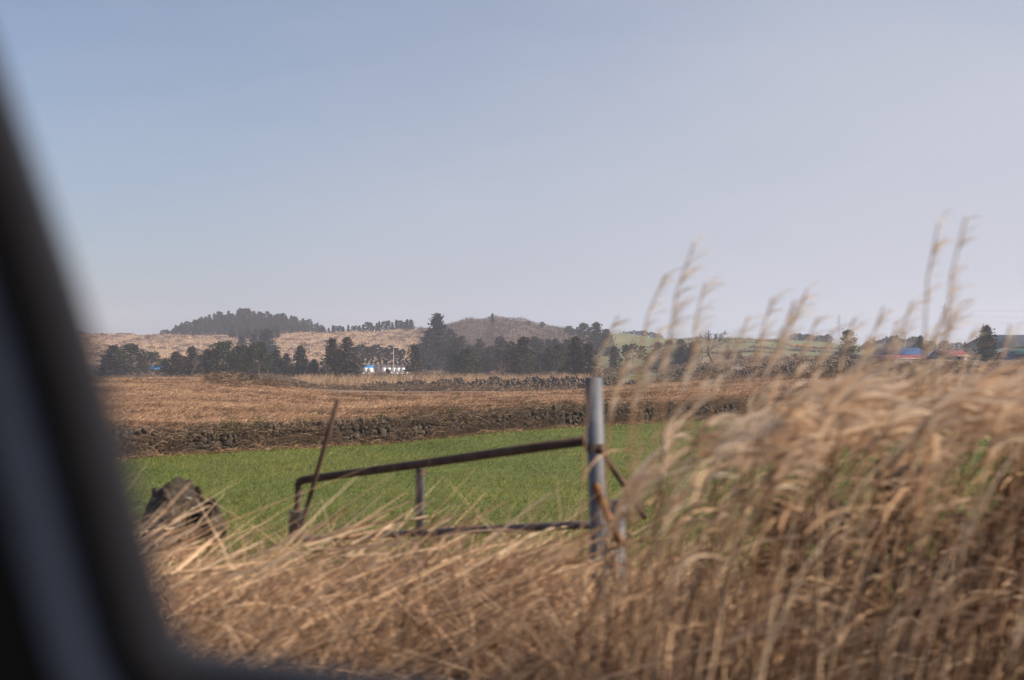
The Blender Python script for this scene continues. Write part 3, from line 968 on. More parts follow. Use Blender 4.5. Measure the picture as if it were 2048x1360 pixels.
# right treelines
g = 'dark trees along the low skyline behind the sheds'
for i, px in enumerate(np.arange(1728, 1965, 6.5)):
    top = np.interp(px, [1728, 1760, 1800, 1830, 1870, 1965], [683, 676, 671, 676, 683, 690]) + random.uniform(-4, 5)
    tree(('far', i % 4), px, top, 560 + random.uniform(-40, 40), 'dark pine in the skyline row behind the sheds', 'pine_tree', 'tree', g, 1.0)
g = 'bushy trees on the skyline of the green hillside'
for i, px in enumerate(np.concatenate([np.arange(1240, 1330, 7), np.arange(1585, 1662, 7)])):
    top = (np.interp(px, [1240, 1290, 1330], [664, 661, 671]) if px < 1400 else np.interp(px, [1585, 1600, 1650, 1662], [668, 666, 671, 669])) + random.uniform(-2, 3)
    tree(('far', i % 2), px, top, 622, 'low bushy tree on the skyline of the green hillside', 'bushy_tree', 'tree', g, 1.3)


# ------------------------------------------------------------------ sheds, bales, poles
def paint(name, c, rough=.45):
    k = [max(0, v * .8) for v in c]
    return noise_mat(name, [(.3, tuple(k)), (.7, c)], .8, rough=rough, bump=.01, bscale=4, stretch=(1, 1, .2))


M['blue_roof'] = paint('blue_roof', (.035, .085, .21))
M['bright_blue'] = paint('bright_blue_roof', (.02, .16, .38))
M['red_roof'] = paint('red_roof', (.20, .04, .04))
M['blue_wall'] = paint('blue_wall', (.03, .10, .23))
M['grey_roof'] = paint('grey_roof', (.10, .13, .16))
M['teal_wall'] = paint('teal_wall', (.03, .14, .17))
M['pale_wall'] = paint('pale_wall', (.42, .42, .40))
M['green_roof'] = paint('green_roof', (.03, .22, .16))
M['dark_open'] = paint('dark_opening', (.015, .015, .018))
M['white_trim'] = paint('white_trim', (.34, .34, .34))


def shed(name, px0, px1, d, eave, ridge, roof, wall, label, depth=8.0, rz=0.0, doors=2, over=.35):
    """gabled farm shed, ridge along its length"""
    xc = (px0 + px1) / 2
    loc = at(xc, d)[0]
    Lx = (px1 - px0) * d / F
    ez = EYE - (eave - HY) / F * d - loc[2]
    rzv = EYE - (ridge - HY) / F * d - loc[2]
    o = empty(name, loc, rz)
    w = MB()
    hx, hy = Lx / 2, depth / 2
    vs = [(-hx, -hy, -1), (hx, -hy, -1), (hx, hy, -1), (-hx, hy, -1), (-hx, -hy, ez), (hx, -hy, ez), (hx, hy, ez), (-hx, hy, ez), (-hx, 0, rzv - .06), (hx, 0, rzv - .06)]
    w.add(vs, [(0, 1, 5, 4), (2, 3, 7, 6)])
    w.f.append(np.array([[1, 2, 6, 9, 5], [3, 0, 4, 8, 7]])); w.mi.append(np.zeros(2, int))
    w.build('wall', M[wall], o)
    r = MB()
    sl = (rzv - ez) / hy
    for sgn in (-1, 1):
        y1 = sgn * (hy + over); z1 = ez - sl * over + .03
        a = [(-hx - over, y1, z1), (hx + over, y1, z1), (hx + over, 0, rzv + .03), (-hx - over, 0, rzv + .03)]
        b = [(x, y, z + .12) for x, y, z in a]
        r.add(a + b, [(0, 1, 2, 3), (7, 6, 5, 4), (0, 4, 5, 1), (1, 5, 6, 2), (3, 2, 6, 7), (0, 3, 7, 4)])
        n = int((2 * hx) / .9)                      # standing seams
        for q in range(n):
            x = -hx + (q + .5) * .9
            a = [(x - .03, y1, z1 + .12), (x + .03, y1, z1 + .12), (x + .03, 0, rzv + .15), (x - .03, 0, rzv + .15)]
            b = [(x_, y_, z_ + .05) for x_, y_, z_ in a]
            r.add(a + b, [(7, 6, 5, 4), (0, 4, 5, 1), (1, 5, 6, 2), (0, 3, 7, 4)])
    r.build('roof', M[roof], o)
    f = MB()
    f.box((0, -hy - over - .03, ez - sl * over + .08), (2 * (hx + over), .05, .12))
    f.build('fascia', M['white_trim'], o)
    for q in range(doors):
        dm = MB()
        x = -hx + (q + .5) * 2 * hx / doors
        dm.box((x, -hy - .01, ez * .40), (2 * hx / doors * .55, .06, ez * .8))
        dm.build('door', M['dark_open'], o)
    return tag(o, label, 'shed')


shed('farm_shed', 292, 334, 330, 738, 731, 'bright_blue', 'pale_wall', 'small blue roofed shed half hidden by dark pines on the left', depth=6)
shed('farm_shed', 722, 746, 372, 737, 731, 'bright_blue', 'pale_wall', 'small blue roofed shed right behind the white bale stack', depth=6, doors=1)
shed('farm_shed', 1752, 1838, 262, 714, 697, 'blue_roof', 'blue_wall', 'long shed with a large sloping blue roof', depth=13, rz=R(14))
shed('farm_shed', 1733, 1836, 246, 717, 711, 'red_roof', 'pale_wall', 'low shed with a red roof in front of the blue roof', depth=6, rz=R(3))
shed('farm_shed', 1872, 1922, 252, 712, 702, 'red_roof', 'pale_wall', 'small shed with a red roof between blue sheds', depth=8, rz=R(-5))
shed('farm_shed', 1916, 2012, 262, 705, 698, 'grey_roof', 'blue_wall', 'blue walled shed behind the cone shaped cedar', depth=9, doors=2)
shed('farm_shed', 1962, 2170, 320, 693, 671, 'grey_roof', 'teal_wall', 'largest grey roofed barn on the far right', depth=22, doors=4, rz=R(8))
shed('farm_shed', 2018, 2110, 238, 707, 699, 'green_roof', 'blue_wall', 'small shed with a green roof edge at the right frame', depth=7, doors=2)

M['wrap'] = noise_mat('bale_wrap', [(.3, (.62, .62, .62)), (.7, (.82, .82, .83))], 3, rough=.35, bump=.02, bscale=6)
M['band'] = noise_mat('bale_band', [(.3, (.3, .3, .3)), (.7, (.4, .4, .4))], 3, rough=.5)


def bale_mesh():
    mb = MB()
    prof = [(0, 0), (.5, 0), (.60, .06), (.63, .3), (.64, .6), (.63, .9), (.60, 1.15), (.5, 1.21), (0, 1.22)]
    n = 18
    vs = [(r * math.cos(2 * math.pi * k / n), r * math.sin(2 * math.pi * k / n), z) for r, z in prof for k in range(n)]
    fs = [(i * n + k, i * n + (k + 1) % n, (i + 1) * n + (k + 1) % n, (i + 1) * n + k) for i in range(len(prof) - 1) for k in range(n)]
    mb.add(vs, fs)
    return mb.mesh('hay_bale', M['wrap'], True)


BALE = bale_mesh()


def bale(px, d, level, label, group):
    o = bpy.data.objects.new('hay_bale', BALE)
    COL.objects.link(o)
    loc = at(px, d)[0]
    o.location = (loc[0], loc[1], tz(770, 352)[0] + .05 + level * 1.225)
    o.rotation_euler = (0, 0, random.uniform(0, 6))
    return tag(o, label, 'hay bale', group)


for lv in range(2):
    for i in range(3 - lv):
        bale(727 + i * 9.2 + lv * 4, 350, lv, 'white wrapped hay bale in the small stack below the blue roof', 'white bales in the small stack')
for lv in range(2):
    for i in range(6 - lv):
        bale(765 + i * 9.4 + lv * 3, 352, lv, 'white wrapped hay bale in the longer double row', 'white bales in the long row')
for i in range(2):
    bale(770 + i * 9, 349.5, 0, 'white wrapped hay bale standing in front of the longer row', 'white bales before the long row')

M['concrete'] = noise_mat('pole_concrete', [(.3, (.20, .185, .175)), (.7, (.30, .28, .265))], 2)
M['steel'] = noise_mat('pylon_steel', [(.3, (.30, .31, .33)), (.7, (.40, .41, .43))], 1, metal=.3)


def pole(px, top, d, label):
    loc = at(px, d)[0]
    h = (HY - top) * d / F + EYE - loc[2]
    o = empty('utility_pole', loc)
    a = MB(); a.tube([(0, 0, -.3), (0, 0, h)], [.17, .10], 8); a.build('pole', M['concrete'], o)
    b = MB()
    for z in (h - .3, h - 1.1):
        b.box((0, -.14, z), (1.7, .1, .1))
    b.build('crossarm', M['steel'], o)
    for x in (-.75, -.3, .3, .75):
        c = MB()
        c.tube([(x, -.14, h - .25), (x, -.14, h - .08), (x, -.14, h + .02)], [.04, .06, .03], 6)
        c.build('insulator', M['white_trim'], o)
    return tag(o, label, 'utility pole')


pole(585, 688, 360, 'thin concrete pole above the gap left of the big brown cedars')
pole(787, 687, 330, 'concrete utility pole rising beside the white bales')
pole(1513, 690, 330, 'short utility pole at the foot of the green hillside')
pole(1545, 688, 340, 'utility pole right of the short one below the hillside')
pole(1810, 664, 330, 'utility pole sticking up behind the blue roofed shed')
pole(1884, 681, 330, 'utility pole behind the small red roofed shed')
pole(1950, 680, 340, 'utility pole left of the cone shaped cedar')


def pylon(px, top, d, label):
    base = Vector(at(px, d)[0])
    H = (HY - top) * d / F + EYE - base.z
    o = empty('power_pylon', base, R(25))
    hw = lambda t: H * (.085 * (1 - t) ** 1.3 + .012)
    a = MB()
    lv = np.linspace(0, 1, 10)
    cs = [(-1, -1), (1, -1), (1, 1), (-1, 1)]
    for sx, sy in cs:
        a.tube([(sx * hw(t), sy * hw(t), H * t) for t in lv], .24, 4)
    for t0, t1 in zip(lv[:-1], lv[1:]):
        for q in range(4):
            s0, s1 = cs[q], cs[(q + 1) % 4]
            a.tube([(s0[0] * hw(t0), s0[1] * hw(t0), H * t0), (s1[0] * hw(t1), s1[1] * hw(t1), H * t1)], .13, 3)
            a.tube([(s1[0] * hw(t0), s1[1] * hw(t0), H * t0), (s0[0] * hw(t1), s0[1] * hw(t1), H * t1)], .13, 3)
    a.build('lattice_tower', M['steel'], o)
    for t, L in ((.68, .13), (.80, .115), (.91, .10)):
        for s in (-1, 1):
            b = MB()
            z = H * t
            b.tube([(s * hw(t), 0, z + .8), (s * H * L, 0, z)], .16, 4)
            b.tube([(s * hw(t), 0, z - .6), (s * H * L, 0, z)], .16, 4)
            b.tube([(s * H * L, 0, z), (s * H * L, 0, z - 2.0)], .14, 5)
            b.build('crossarm', M['steel'], o)
    tag(o, label, 'pylon')
    return base, H


PY = [pylon(1679, 628, 1500, 'lattice power pylon left above the ragged brown tree'), pylon(1890, 605, 1250, 'larger lattice power pylon above the treeline behind sheds')]
b3, h3 = Vector(P(2420, 700, 800)), 38
k = 0
for t, L in ((.68, .13), (.80, .115), (.91, .10)):
    for s in (-1, 1):
        ends = []
        for b, h in (*PY, (b3, h3)):
            ends.append(b + Vector((s * h * L * math.cos(R(25)), s * h * L * math.sin(R(25)), h * t - 2)))
        mb = MB()
        for a, b in zip(ends[:-1], ends[1:]):
            mb.tube([a.lerp(b, u) - Vector((0, 0, 4 * 4 * u * (1 - u))) for u in np.linspace(0, 1, 14)], .05, 3, False)
        tag(mb.build('power_cable', M['steel']), 'thin power cable strung between the pylons across the right sky', 'power cable', 'cables strung between the pylons')

# cattle on the green hillside
M['cow'] = noise_mat('cow_hide', [(.3, (.20, .09, .035)), (.7, (.34, .16, .06))], 2, rough=.7)


def cow_mesh():
    me = bpy.data.meshes.new('cow')
    V = [(0, 0, 1.05), (.55, 0, 1.1), (.85, 0, 1.2), (1.15, 0, 1.0), (1.42, 0, .72), (-.55, 0, 1.1), (-.8, 0, 1.12), (-.95, 0, .75), (-.93, 0, .45)]
    Rr = [(.38, .40), (.33, .38), (.2, .24), (.15, .17), (.09, .09), (.32, .36), (.2, .22), (.03, .03), (.05, .05)]
    E = [(0, 1), (1, 2), (2, 3), (3, 4), (0, 5), (5, 6), (6, 7), (7, 8)]
    for root, x in ((1, .6), (5, -.62)):
        for s in (-1, 1):
            i = len(V)
            fr = x > 0
            V += [(x, s * .2, .72), (x + (.03 if fr else .08), s * .2, .42 if fr else .5), (x + (0 if fr else -.02), s * .2, .05)]
            Rr += [(.14, .14), (.085, .085), (.06, .06)]
            E += [(root, i), (i, i + 1), (i + 1, i + 2)]
    for s in (-1, 1):
        V.append((1.1, s * .22, 1.08)); Rr.append((.05, .03)); E.append((3, len(V) - 1))
    me.from_pydata(V, E, [])
    o = bpy.data.objects.new('cow', me)
    COL.objects.link(o)
    sk = o.modifiers.new('skin', 'SKIN')
    for i, r in enumerate(Rr): me.skin_vertices[0].data[i].radius = r
    me.skin_vertices[0].data[0].use_root = True
    o.modifiers.new('sub', 'SUBSURF').levels = 1
    dg = bpy.context.evaluated_depsgraph_get()
    m2 = bpy.data.meshes.new_from_object(o.evaluated_get(dg))
    bpy.data.objects.remove(o)
    m2.materials.clear(); m2.materials.append(M['cow'])
    return m2


COW = cow_mesh()
for i, (px, d, rz) in enumerate(((1598, 500, .2), (1606, 505, 2.9), (1612, 498, .5), (1619, 503, 3.3), (1625, 500, .1), (1632, 497, 2.8), (1652, 503, .3), (1586, 508, .4))):
    o = bpy.data.objects.new('cow', COW)
    COL.objects.link(o)
    o.location = at(px, d)[0]; o.rotation_euler = (0, 0, rz); o.scale = (1.15,) * 3
    tag(o, 'orange brown cow grazing apart from the small herd' if px == 1652 else 'brown cow in the small herd on the green hillside', 'cow', None if px == 1652 else 'small herd of brown cattle')


# ------------------------------------------------------------------ the pipe gate by the road
M['galv'] = noise_mat('galvanised_pipe', [(.3, (0.0680, 0.0776, 0.0960)), (.55, (0.1080, 0.1176, 0.1400)), (.8, (0.1760, 0.1840, 0.2000))], 9, detail=8, rough=.6, metal=0, bump=.001, bscale=60, spec=.4)
M['galv_pale'] = noise_mat('pale_galvanised', [(.3, (.16, .175, .20)), (.55, (.24, .255, .285)), (.8, (.33, .345, .37))], 9, detail=8, rough=.6)
M['rust'] = noise_mat('rusty_pipe', [(.3, (.042, .026, .021)), (.55, (.082, .053, .042)), (.8, (.14, .097, .08))], 16, detail=8, rough=.85, bump=.0015, bscale=90)
M['dull_pipe'] = noise_mat('dull_pipe', [(.3, (.05, .035, .035)), (.55, (.085, .08, .09)), (.8, (.16, .155, .165))], 12, detail=8, rough=.7)
M['rust_bright'] = noise_mat('bright_rust', [(.3, (.16, .07, .035)), (.6, (.32, .17, .09)), (.8, (.5, .42, .36))], 14, detail=8, rough=.85, bump=.0015, bscale=90)
GL, GR = 6.4, 4.85
gd = lambda px: GL + (GR - GL) * (px - 600) / 575.0


def gp(px, py): return P(px, py, gd(px))


g = empty('pipe_gate', gp(840, 1068))
inv = Vector(g.location)


def gpart(name, pts, r, mat, parent, origin, sides=14):
    mb = MB(); mb.tube([Vector(p) - origin for p in pts], r, sides)
    return mb.build(name, M[mat], parent, smooth=True)


gpart('top_rail', [gp(596, 972), gp(599, 964), gp(606, 960), gp(640, 955), gp(840, 928), gp(1000, 905), gp(1172, 881)], .0205, 'rust', g, inv)
gpart('bottom_rail', [gp(598, 1078), gp(840, 1066), gp(1000, 1057), gp(1180, 1049)], .0165, 'dull_pipe', g, inv)['label'] = 'low rusty grey rail half hidden in grass'
gpart('end_stile', [gp(597, 968), gp(596, 1000), gp(594, 1030), gp(592, 1082)], .017, 'rust', g, inv)
gpart('middle_stile', [gp(840, 938), gp(840, 1062)], .021, 'galv_pale', g, inv)['label'] = 'grey upright bar'
gpart('hinge_sleeve', [gp(592, 1022), gp(589, 1075)], .033, 'galv', g, inv)
for (x_, y_, rr, hh) in ((840, 944, .0225, .012), (840, 1058, .022, .012), (597, 985, .0205, .008), (594, 1018, .021, .01)):
    c0 = gp(x_, y_)
    gpart('weld', [c0 + Vector((0, 0, -hh)), c0 + Vector((.002, 0, 0)), c0 + Vector((0, 0, hh))], [rr * .93, rr, rr * .95], 'rust', g, inv, 12)
wr = [gp(1158, 884) + Vector((.004 * a, .026 * math.cos(a), .026 * math.sin(a))) for a in np.linspace(0, 19, 60)]
gpart('wire_tie', wr, .0018, 'rust', g, inv, 5)
tag(g, 'low rusty pipe gate with grey upright in front of the green field', 'gate')

r_ = MB(); a0, a1 = P(592, 1090, 6.32), P(676, 800, 6.0)
r_.tube([a0, a0.lerp(a1, .33), a0.lerp(a1, .66), a1], .0118, 8)
tag(r_.build('rusty_rod', M['rust'], smooth=True), 'thin rusty rod leaning up through the left end of the gate', 'rod')

pb = Vector(P(1203, 1290, 4.78))
po = empty('gate_post', pb)
mb = MB()
p0, p1 = P(1205, 1330, 4.78) - pb, P(1187, 757, 4.78) - pb
mb.tube([p0, p0.lerp(p1, .5), p1], .0335, 24)
mb.tube([p1 - Vector((0, 0, .002)), p1 + Vector((0, 0, .003))], .031, 24)
mb.build('post', M['galv'], po, smooth=False)
c_ = MB(); c_.tube([p0.lerp(p1, .745), p0.lerp(p1, .772)], .0385, 20); c_.build('collar', M['rust'], po)
b_ = MB(); b_.tube([P(1196, 893, 4.74) - pb, P(1235, 950, 4.85) - pb, P(1290, 1035, 5.0) - pb], .0125, 8); b_.build('brace_rod', M['rust'], po, smooth=True)
s_ = MB()
for (xa, ya, xb, yb) in ((1190, 968, 1216, 1035), (1216, 1035, 1246, 1096)):
    a, b = P(xa, ya, 4.72) - pb, P(xb, yb, 4.70) - pb
    s_.tube([a, b], .0165, 6)
s_.build('strap', M['rust_bright'], po)
tag(po, 'round grey steel gate post with rusty brace beside tall dry grass', 'gate post')
sp = MB()
q0, q1 = P(1237, 1330, 4.95), P(1234, 1000, 4.95)
sp.tube([q0, q1], .031, 20)
tag(sp.build('short_post', M['galv']), 'short grey pipe post standing right behind the tall gate post', 'post')


# ------------------------------------------------------------------ roadside grass
def grass_clump(name, mat, x, y, h, w, lean, spread, bend, seg, label, cat='dry grass', droop=.25):
    n = len(x)
    p = np.stack([x, y, vz(x, y) - .03], 1)
    d = RNG.normal(size=(n, 3)) * spread
    d[:, 2] = 1
    d[:, 0] += lean
    d = unit(d)
    b = np.stack([lean * .5 + RNG.normal(size=n) * bend, RNG.normal(size=n) * bend, -np.abs(RNG.normal(size=n)) * droop], 1)
    mb = MB(); mb.ribbons(p, d, h, b, w, seg, tip=.12)
    return tag(mb.build(name, M[mat]), label, cat, kind='stuff')


def spread_xy(n, px0, px1, d0, d1):
    d = RNG.uniform(d0, d1, n)
    return (RNG.uniform(px0, px1, n) - HX) / F * d, d


# left: low broken straw, right of the car frame
def low_top(px):      # screen height the left grass reaches
    return np.interp(px, [-200, 280, 420, 520, 600, 690, 750, 800, 850, 930, 1000, 1080, 1150, 1220, 1300, 1400, 2500], [1000, 1022, 1058, 1052, 1052, 1005, 970, 995, 1040, 1000, 1022, 1012, 1010, 1030, 1070, 1100, 1115])


def low_grass(name, mat, n, d0, d1, lean, spread, bend, wr, label, px0=-250, px1=1390, hmul=(.5, 1.0), droop=.3, seg=4):
    x, y = spread_xy(n, px0, px1, d0, d1)
    px = x / y * F + HX
    top = EYE - (low_top(px) - HY) / F * y - vz(x, y)
    top = np.clip(top, .15, 1.3)
    h = top * RNG.uniform(*hmul, n) * 1.3
    return grass_clump(name, mat, x, y, h, RNG.uniform(*wr, n), lean, spread, bend, seg, label, droop=droop)


low_grass('straw_grass', 'straw', 10500, 4.4, 6.4, .5, .7, .4, (.004, .011), 'low tangle of orange straw bent to the right along the verge')
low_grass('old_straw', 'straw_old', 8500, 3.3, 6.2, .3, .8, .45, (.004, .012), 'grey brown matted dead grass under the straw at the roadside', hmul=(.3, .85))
low_grass('shade_toned_grass', 'straw_old', 5000, 2.9, 4.0, .3, .8, .4, (.004, .011), 'matted grass nearest the road edge, coloured dark for the car shadow', px0=200, px1=1380, hmul=(.28, .56))  # dark colour stands in for the car's shadow on the near grass
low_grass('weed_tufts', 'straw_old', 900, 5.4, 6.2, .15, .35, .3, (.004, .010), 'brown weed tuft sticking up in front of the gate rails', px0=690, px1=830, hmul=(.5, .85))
low_grass('post_straw', 'straw', 2600, 3.8, 4.75, .35, .5, .35, (.004, .010), 'orange straw hiding the foot of the grey gate post', px0=1020, px1=1400, hmul=(.5, .84))
low_grass('near_straw', 'straw', 1500, 3.4, 4.6, .4, .5, .3, (.005, .011), 'pale broken straw leaning at the near edge of the verge', hmul=(.35, .9))
# a few long stalks that lie across
n = 520
x, y = spread_xy(n, 260, 1250, 4.4, 6.2)
px = x / y * F + HX
zz = EYE - (low_top(px) + RNG.uniform(0, 190, n) - HY) / F * y
p = np.stack([x - .15, y, zz - .12], 1)
dr = unit(np.stack([RNG.uniform(.5, 1.2, n), RNG.normal(size=n) * .4, RNG.uniform(.1, .7, n)], 1))
mb = MB(); mb.ribbons(p, dr, RNG.uniform(.15, .45, n), np.stack([0 * x, 0 * x, RNG.normal(size=n) * .12], 1), RNG.uniform(.005, .012, n), 3, tip=.4)
tag(mb.build('broken_stalks', M['straw']), 'pale broken stalks lying across the top of the straw', 'dry grass', kind='stuff')


# right: tall silvergrass with plumes bowed to the right
def tall_top(px):
    return np.interp(px, [1180, 1240, 1300, 1400, 1500, 1650, 1800, 2048, 2700], [1010, 880, 830, 815, 785, 755, 745, 740, 720])


def plume_strands(mb, tip, along, n, L, w):
    """one plume: strands leaving the upper end of the stalk, swept down wind"""
    t = RNG.uniform(0, 1, n)
    base = tip[None, :] - along[None, :] * (t[:, None] * L * .5)
    d = unit(along[None, :] + np.stack([RNG.uniform(.0, .4, n), RNG.normal(size=n) * .13, RNG.normal(size=n) * .13], 1))
    g = RNG.uniform(.1, .65)
    b = np.stack([RNG.uniform(.1, .4) + 0 * t, RNG.normal(size=n) * .05, -g * RNG.uniform(.6, 1.4, n)], 1)
    mb.ribbons(base, d, RNG.uniform(.35, .75, n) * L, b, np.full(n, w), 4, tip=.3)


def stalk_curve(x, y, h, lean, seg=8, hook=.0, pw=3.2):
    z0 = float(vz(x, y))
    pts = []
    for t in np.linspace(0, 1, seg):
        pts.append((x + lean * h * (.35 * t + .65 * t ** pw) + hook * t ** 7, y + .02 * math.sin(3 * t + x * 7), z0 - .03 + h * t - .35 * abs(lean) * h * t ** 3 - hook * .8 * t ** 9))
    return pts


stems, plumes, blades = MB(), MB(), MB()
n = 520
xs_, ys_ = spread_xy(n, 1215, 2600, 2.6, 4.4)
xo, yo = spread_xy(520, 2090, 3300, 2.4, 4.9)      # unseen rest of the stand, extra stalks added to shade the lower right
xs_, ys_ = np.concatenate([xs_, xo]), np.concatenate([ys_, yo])
for x, y in zip(xs_, ys_):
    px = x / y * F + HX
    if random.random() > np.interp(px, [1215, 1300, 1450, 1600, 1750], [.42, .42, .5, .8, 1]): continue
    top = tall_top(px) + abs(random.gauss(0, 1)) * 46 + random.uniform(-10, 20)
    h = (EYE - (top - HY) / F * y) - float(vz(x, y))
    if h < .4: continue
    lean = random.gauss(.19, .09) * np.interp(px, [1230, 1550], [.6, 1.1])
    h2 = h / (1 - .35 * lean)
    x0 = x - lean * h2 * .8
    pts = stalk_curve(x0, y, h2, lean)
    rb = random.uniform(.0025, .0045)
    stems.tube(pts, [rb * (1 - .5 * i / 7) for i in range(8)], 4, False)
    tip = np.array(pts[-1]); al = np.array(pts[-1]) - np.array(pts[-2]); al = al / np.linalg.norm(al)
    if random.random() < .85:
        plume_strands(plumes, tip, al, random.randint(4, 8) if px < 1500 else random.randint(10, 16), random.uniform(.15, .27), random.uniform(.007, .012))
    nb = random.randint(1, 2)
    tt = RNG.uniform(.25, .92, nb)
    bp = np.array([[np.interp(t, np.linspace(0, 1, 8), [q[c] for q in pts]) for c in range(3)] for t in tt])
    bd = unit(np.stack([RNG.uniform(-.1, .7, nb), RNG.normal(size=nb) * .4, RNG.uniform(.7, 1.4, nb)], 1))
    bb = np.stack([RNG.uniform(.1, .5, nb), RNG.normal(size=nb) * .15, -RNG.uniform(.2, .8, nb)], 1)
    blades.ribbons(bp, bd, RNG.uniform(.16, .36, nb), bb, RNG.uniform(.005, .010, nb), 6, tip=.1)
tag(stems.build('grass_stems', M['stem']), 'upright brown stems of the tall silvergrass on the right', 'tall grass', kind='stuff')
tag(plumes.build('grass_plumes', M['plume']), 'pale feathery plumes of the tall silvergrass bowed to the right', 'tall grass', kind='stuff')
tag(blades.build('grass_leaves', M['straw']), 'long dry leaves arching among the tall silvergrass stems', 'tall grass', kind='stuff')
x, y = spread_xy(420, 1400, 2650, 2.7, 4.4)
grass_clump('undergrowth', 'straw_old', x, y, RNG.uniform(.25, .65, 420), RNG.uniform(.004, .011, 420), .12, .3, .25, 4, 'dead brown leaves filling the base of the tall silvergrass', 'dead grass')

mb = MB()
for lv in range(5):
    s_x = 4.8 * (1530 - HX) / F + (lv * .05)
    while s_x < 4.2:
        w_ = RNG.uniform(.14, .34)
        yy = 4.78 + .05 * s_x + RNG.normal() * .03
        if lv < 4 or RNG.random() < .45:
            stone(mb, (s_x, yy + .04 * lv, float(vz(s_x, yy)) + .1 + lv * .19), (w_ * .62, .17, .135))
        s_x += w_ * .95
tag(mb.build('stone_wall', M['stone_near']), 'blackish stone wall showing through the tall silvergrass at the right', 'stone wall')

n = 90
x, y = spread_xy(n, 1480, 2250, 2.9, 4.2)
zz = EYE - (RNG.uniform(940, 1330, n) - HY) / F * y
mb = MB()
mb.ribbons(np.stack([x - .12, y, zz - .1], 1), unit(np.stack([RNG.uniform(.2, 1.0, n), RNG.normal(size=n) * .3, RNG.uniform(.4, 1.1, n)], 1)), RNG.uniform(.28, .55, n),
           np.stack([RNG.uniform(.1, .5, n), RNG.normal(size=n) * .1, -RNG.uniform(.5, 1.1, n)], 1), RNG.uniform(.006, .011, n), 8, tip=.08)
tag(mb.build('arching_leaves', M['plume']), 'pale arching leaves low in the shade of the tall silvergrass', 'tall grass', kind='stuff')

# single stalks that rise above the rest
TALL = [(1236, 655, 3.9, 'pale bent plume stalk closest to the gate post'), (1330, 575, 3.6, 'plume stalk hooked right at its top, left of the tallest pair'),
        (1388, 515, 3.3, 'tall plume stalk standing left above the bare tree'), (1412, 592, 3.5, 'shorter plume stalk touching the tall one above the bare tree'),
        (1548, 622, 3.4, 'plume stalk at the left of the trio over the hillside'), (1592, 628, 3.3, 'middle plume stalk of the trio over the hillside'),
        (1618, 605, 3.5, 'topmost plume stalk of the trio over the hillside'), (1872, 480, 3.1, 'very tall faint plume stalk left beside the tallest'),
        (1926, 470, 2.9, 'tallest plume stalk of all near the right frame'), (1905, 655, 3.0, 'short thick plume stalk in front of the red roofed shed'),
        (1765, 640, 3.4, 'straight plume stalk in front of the skyline trees')]
for px, top in ((1252, 742), (1270, 700), (1298, 728), (1318, 690), (1352, 668), (1405, 700), (1436, 742), (1462, 705), (1500, 668), (1522, 700), (1570, 690), (1640, 670), (1668, 700), (1706, 655), (1735, 690),
                (1790, 668), (1822, 640), (1850, 690), (1890, 650), (1942, 700), (2025, 680)):
    TALL.append((px, top + random.uniform(-12, 12), random.uniform(2.9, 4.0), None))
for (px, top, d, lab) in TALL:
    tp = P(px, top + 8, d)
    lean = random.uniform(-.03, .06)
    z0 = float(vz(tp.x, d))
    h = tp.z - z0 + .05
    o = empty('silvergrass_stalk', (tp.x - lean * h, d, z0))
    loc = np.array(o.location)
    pts = stalk_curve(tp.x - lean * h, d, h, lean, 12, hook=.09)
    pts = np.array(pts) - loc
    pts[:, 2] *= h / pts[:, 2].max()
    pts[:, 0] += (tp.x - loc[0] - pts[pts[:, 2].argmax(), 0]) * (pts[:, 2] / h).clip(0, 1)
    pts = list(pts)
    mb = MB(); mb.tube(pts, [.0042 * (1 - .55 * i / 11) for i in range(12)], 6, False); mb.build('stem', M['stem'], o, smooth=True)
    mb = MB(); al = pts[-1] - pts[-3]; al /= np.linalg.norm(al)
    ns = 16
    u = RNG.uniform(0, 1, ns) ** .8 * 1.5
    i_ = np.minimum(u.astype(int), 3)
    P0 = np.array([pts[-1 - a] for a in i_]); P1 = np.array([pts[-2 - a] for a in i_])
    dd = unit(P0 - P1)
    bs = P0 + (P1 - P0) * (u - i_)[:, None]
    mb.ribbons(bs, unit(dd + np.stack([RNG.uniform(0, .3, ns), RNG.normal(size=ns) * .13, RNG.normal(size=ns) * .12], 1)), RNG.uniform(.045, .085, ns),
               np.stack([RNG.uniform(.1, .5, ns), RNG.normal(size=ns) * .1, -RNG.uniform(.1, .6, ns)], 1), np.full(ns, .0048), 3, tip=.3)
    mb.build('plume', M['pale_plume'], o)
    for t in (3, 5, 7):
        mb = MB()
        mb.ribbons(np.array([pts[t]]), unit(np.array([[random.uniform(.1, .7), random.gauss(0, .3), 1.0]])), [random.uniform(.25, .45)],
                   np.array([[random.uniform(.2, .6), 0, -random.uniform(.5, 1)]]), [.008], 6, tip=.1)
        mb.build('leaf', M['straw'], o)
    tag(o, lab or 'thin pale stalk among the many rising above the silvergrass', 'grass stalk', 'tall plume stalks rising above the silvergrass' if lab else 'thin pale stalks above the silvergrass')


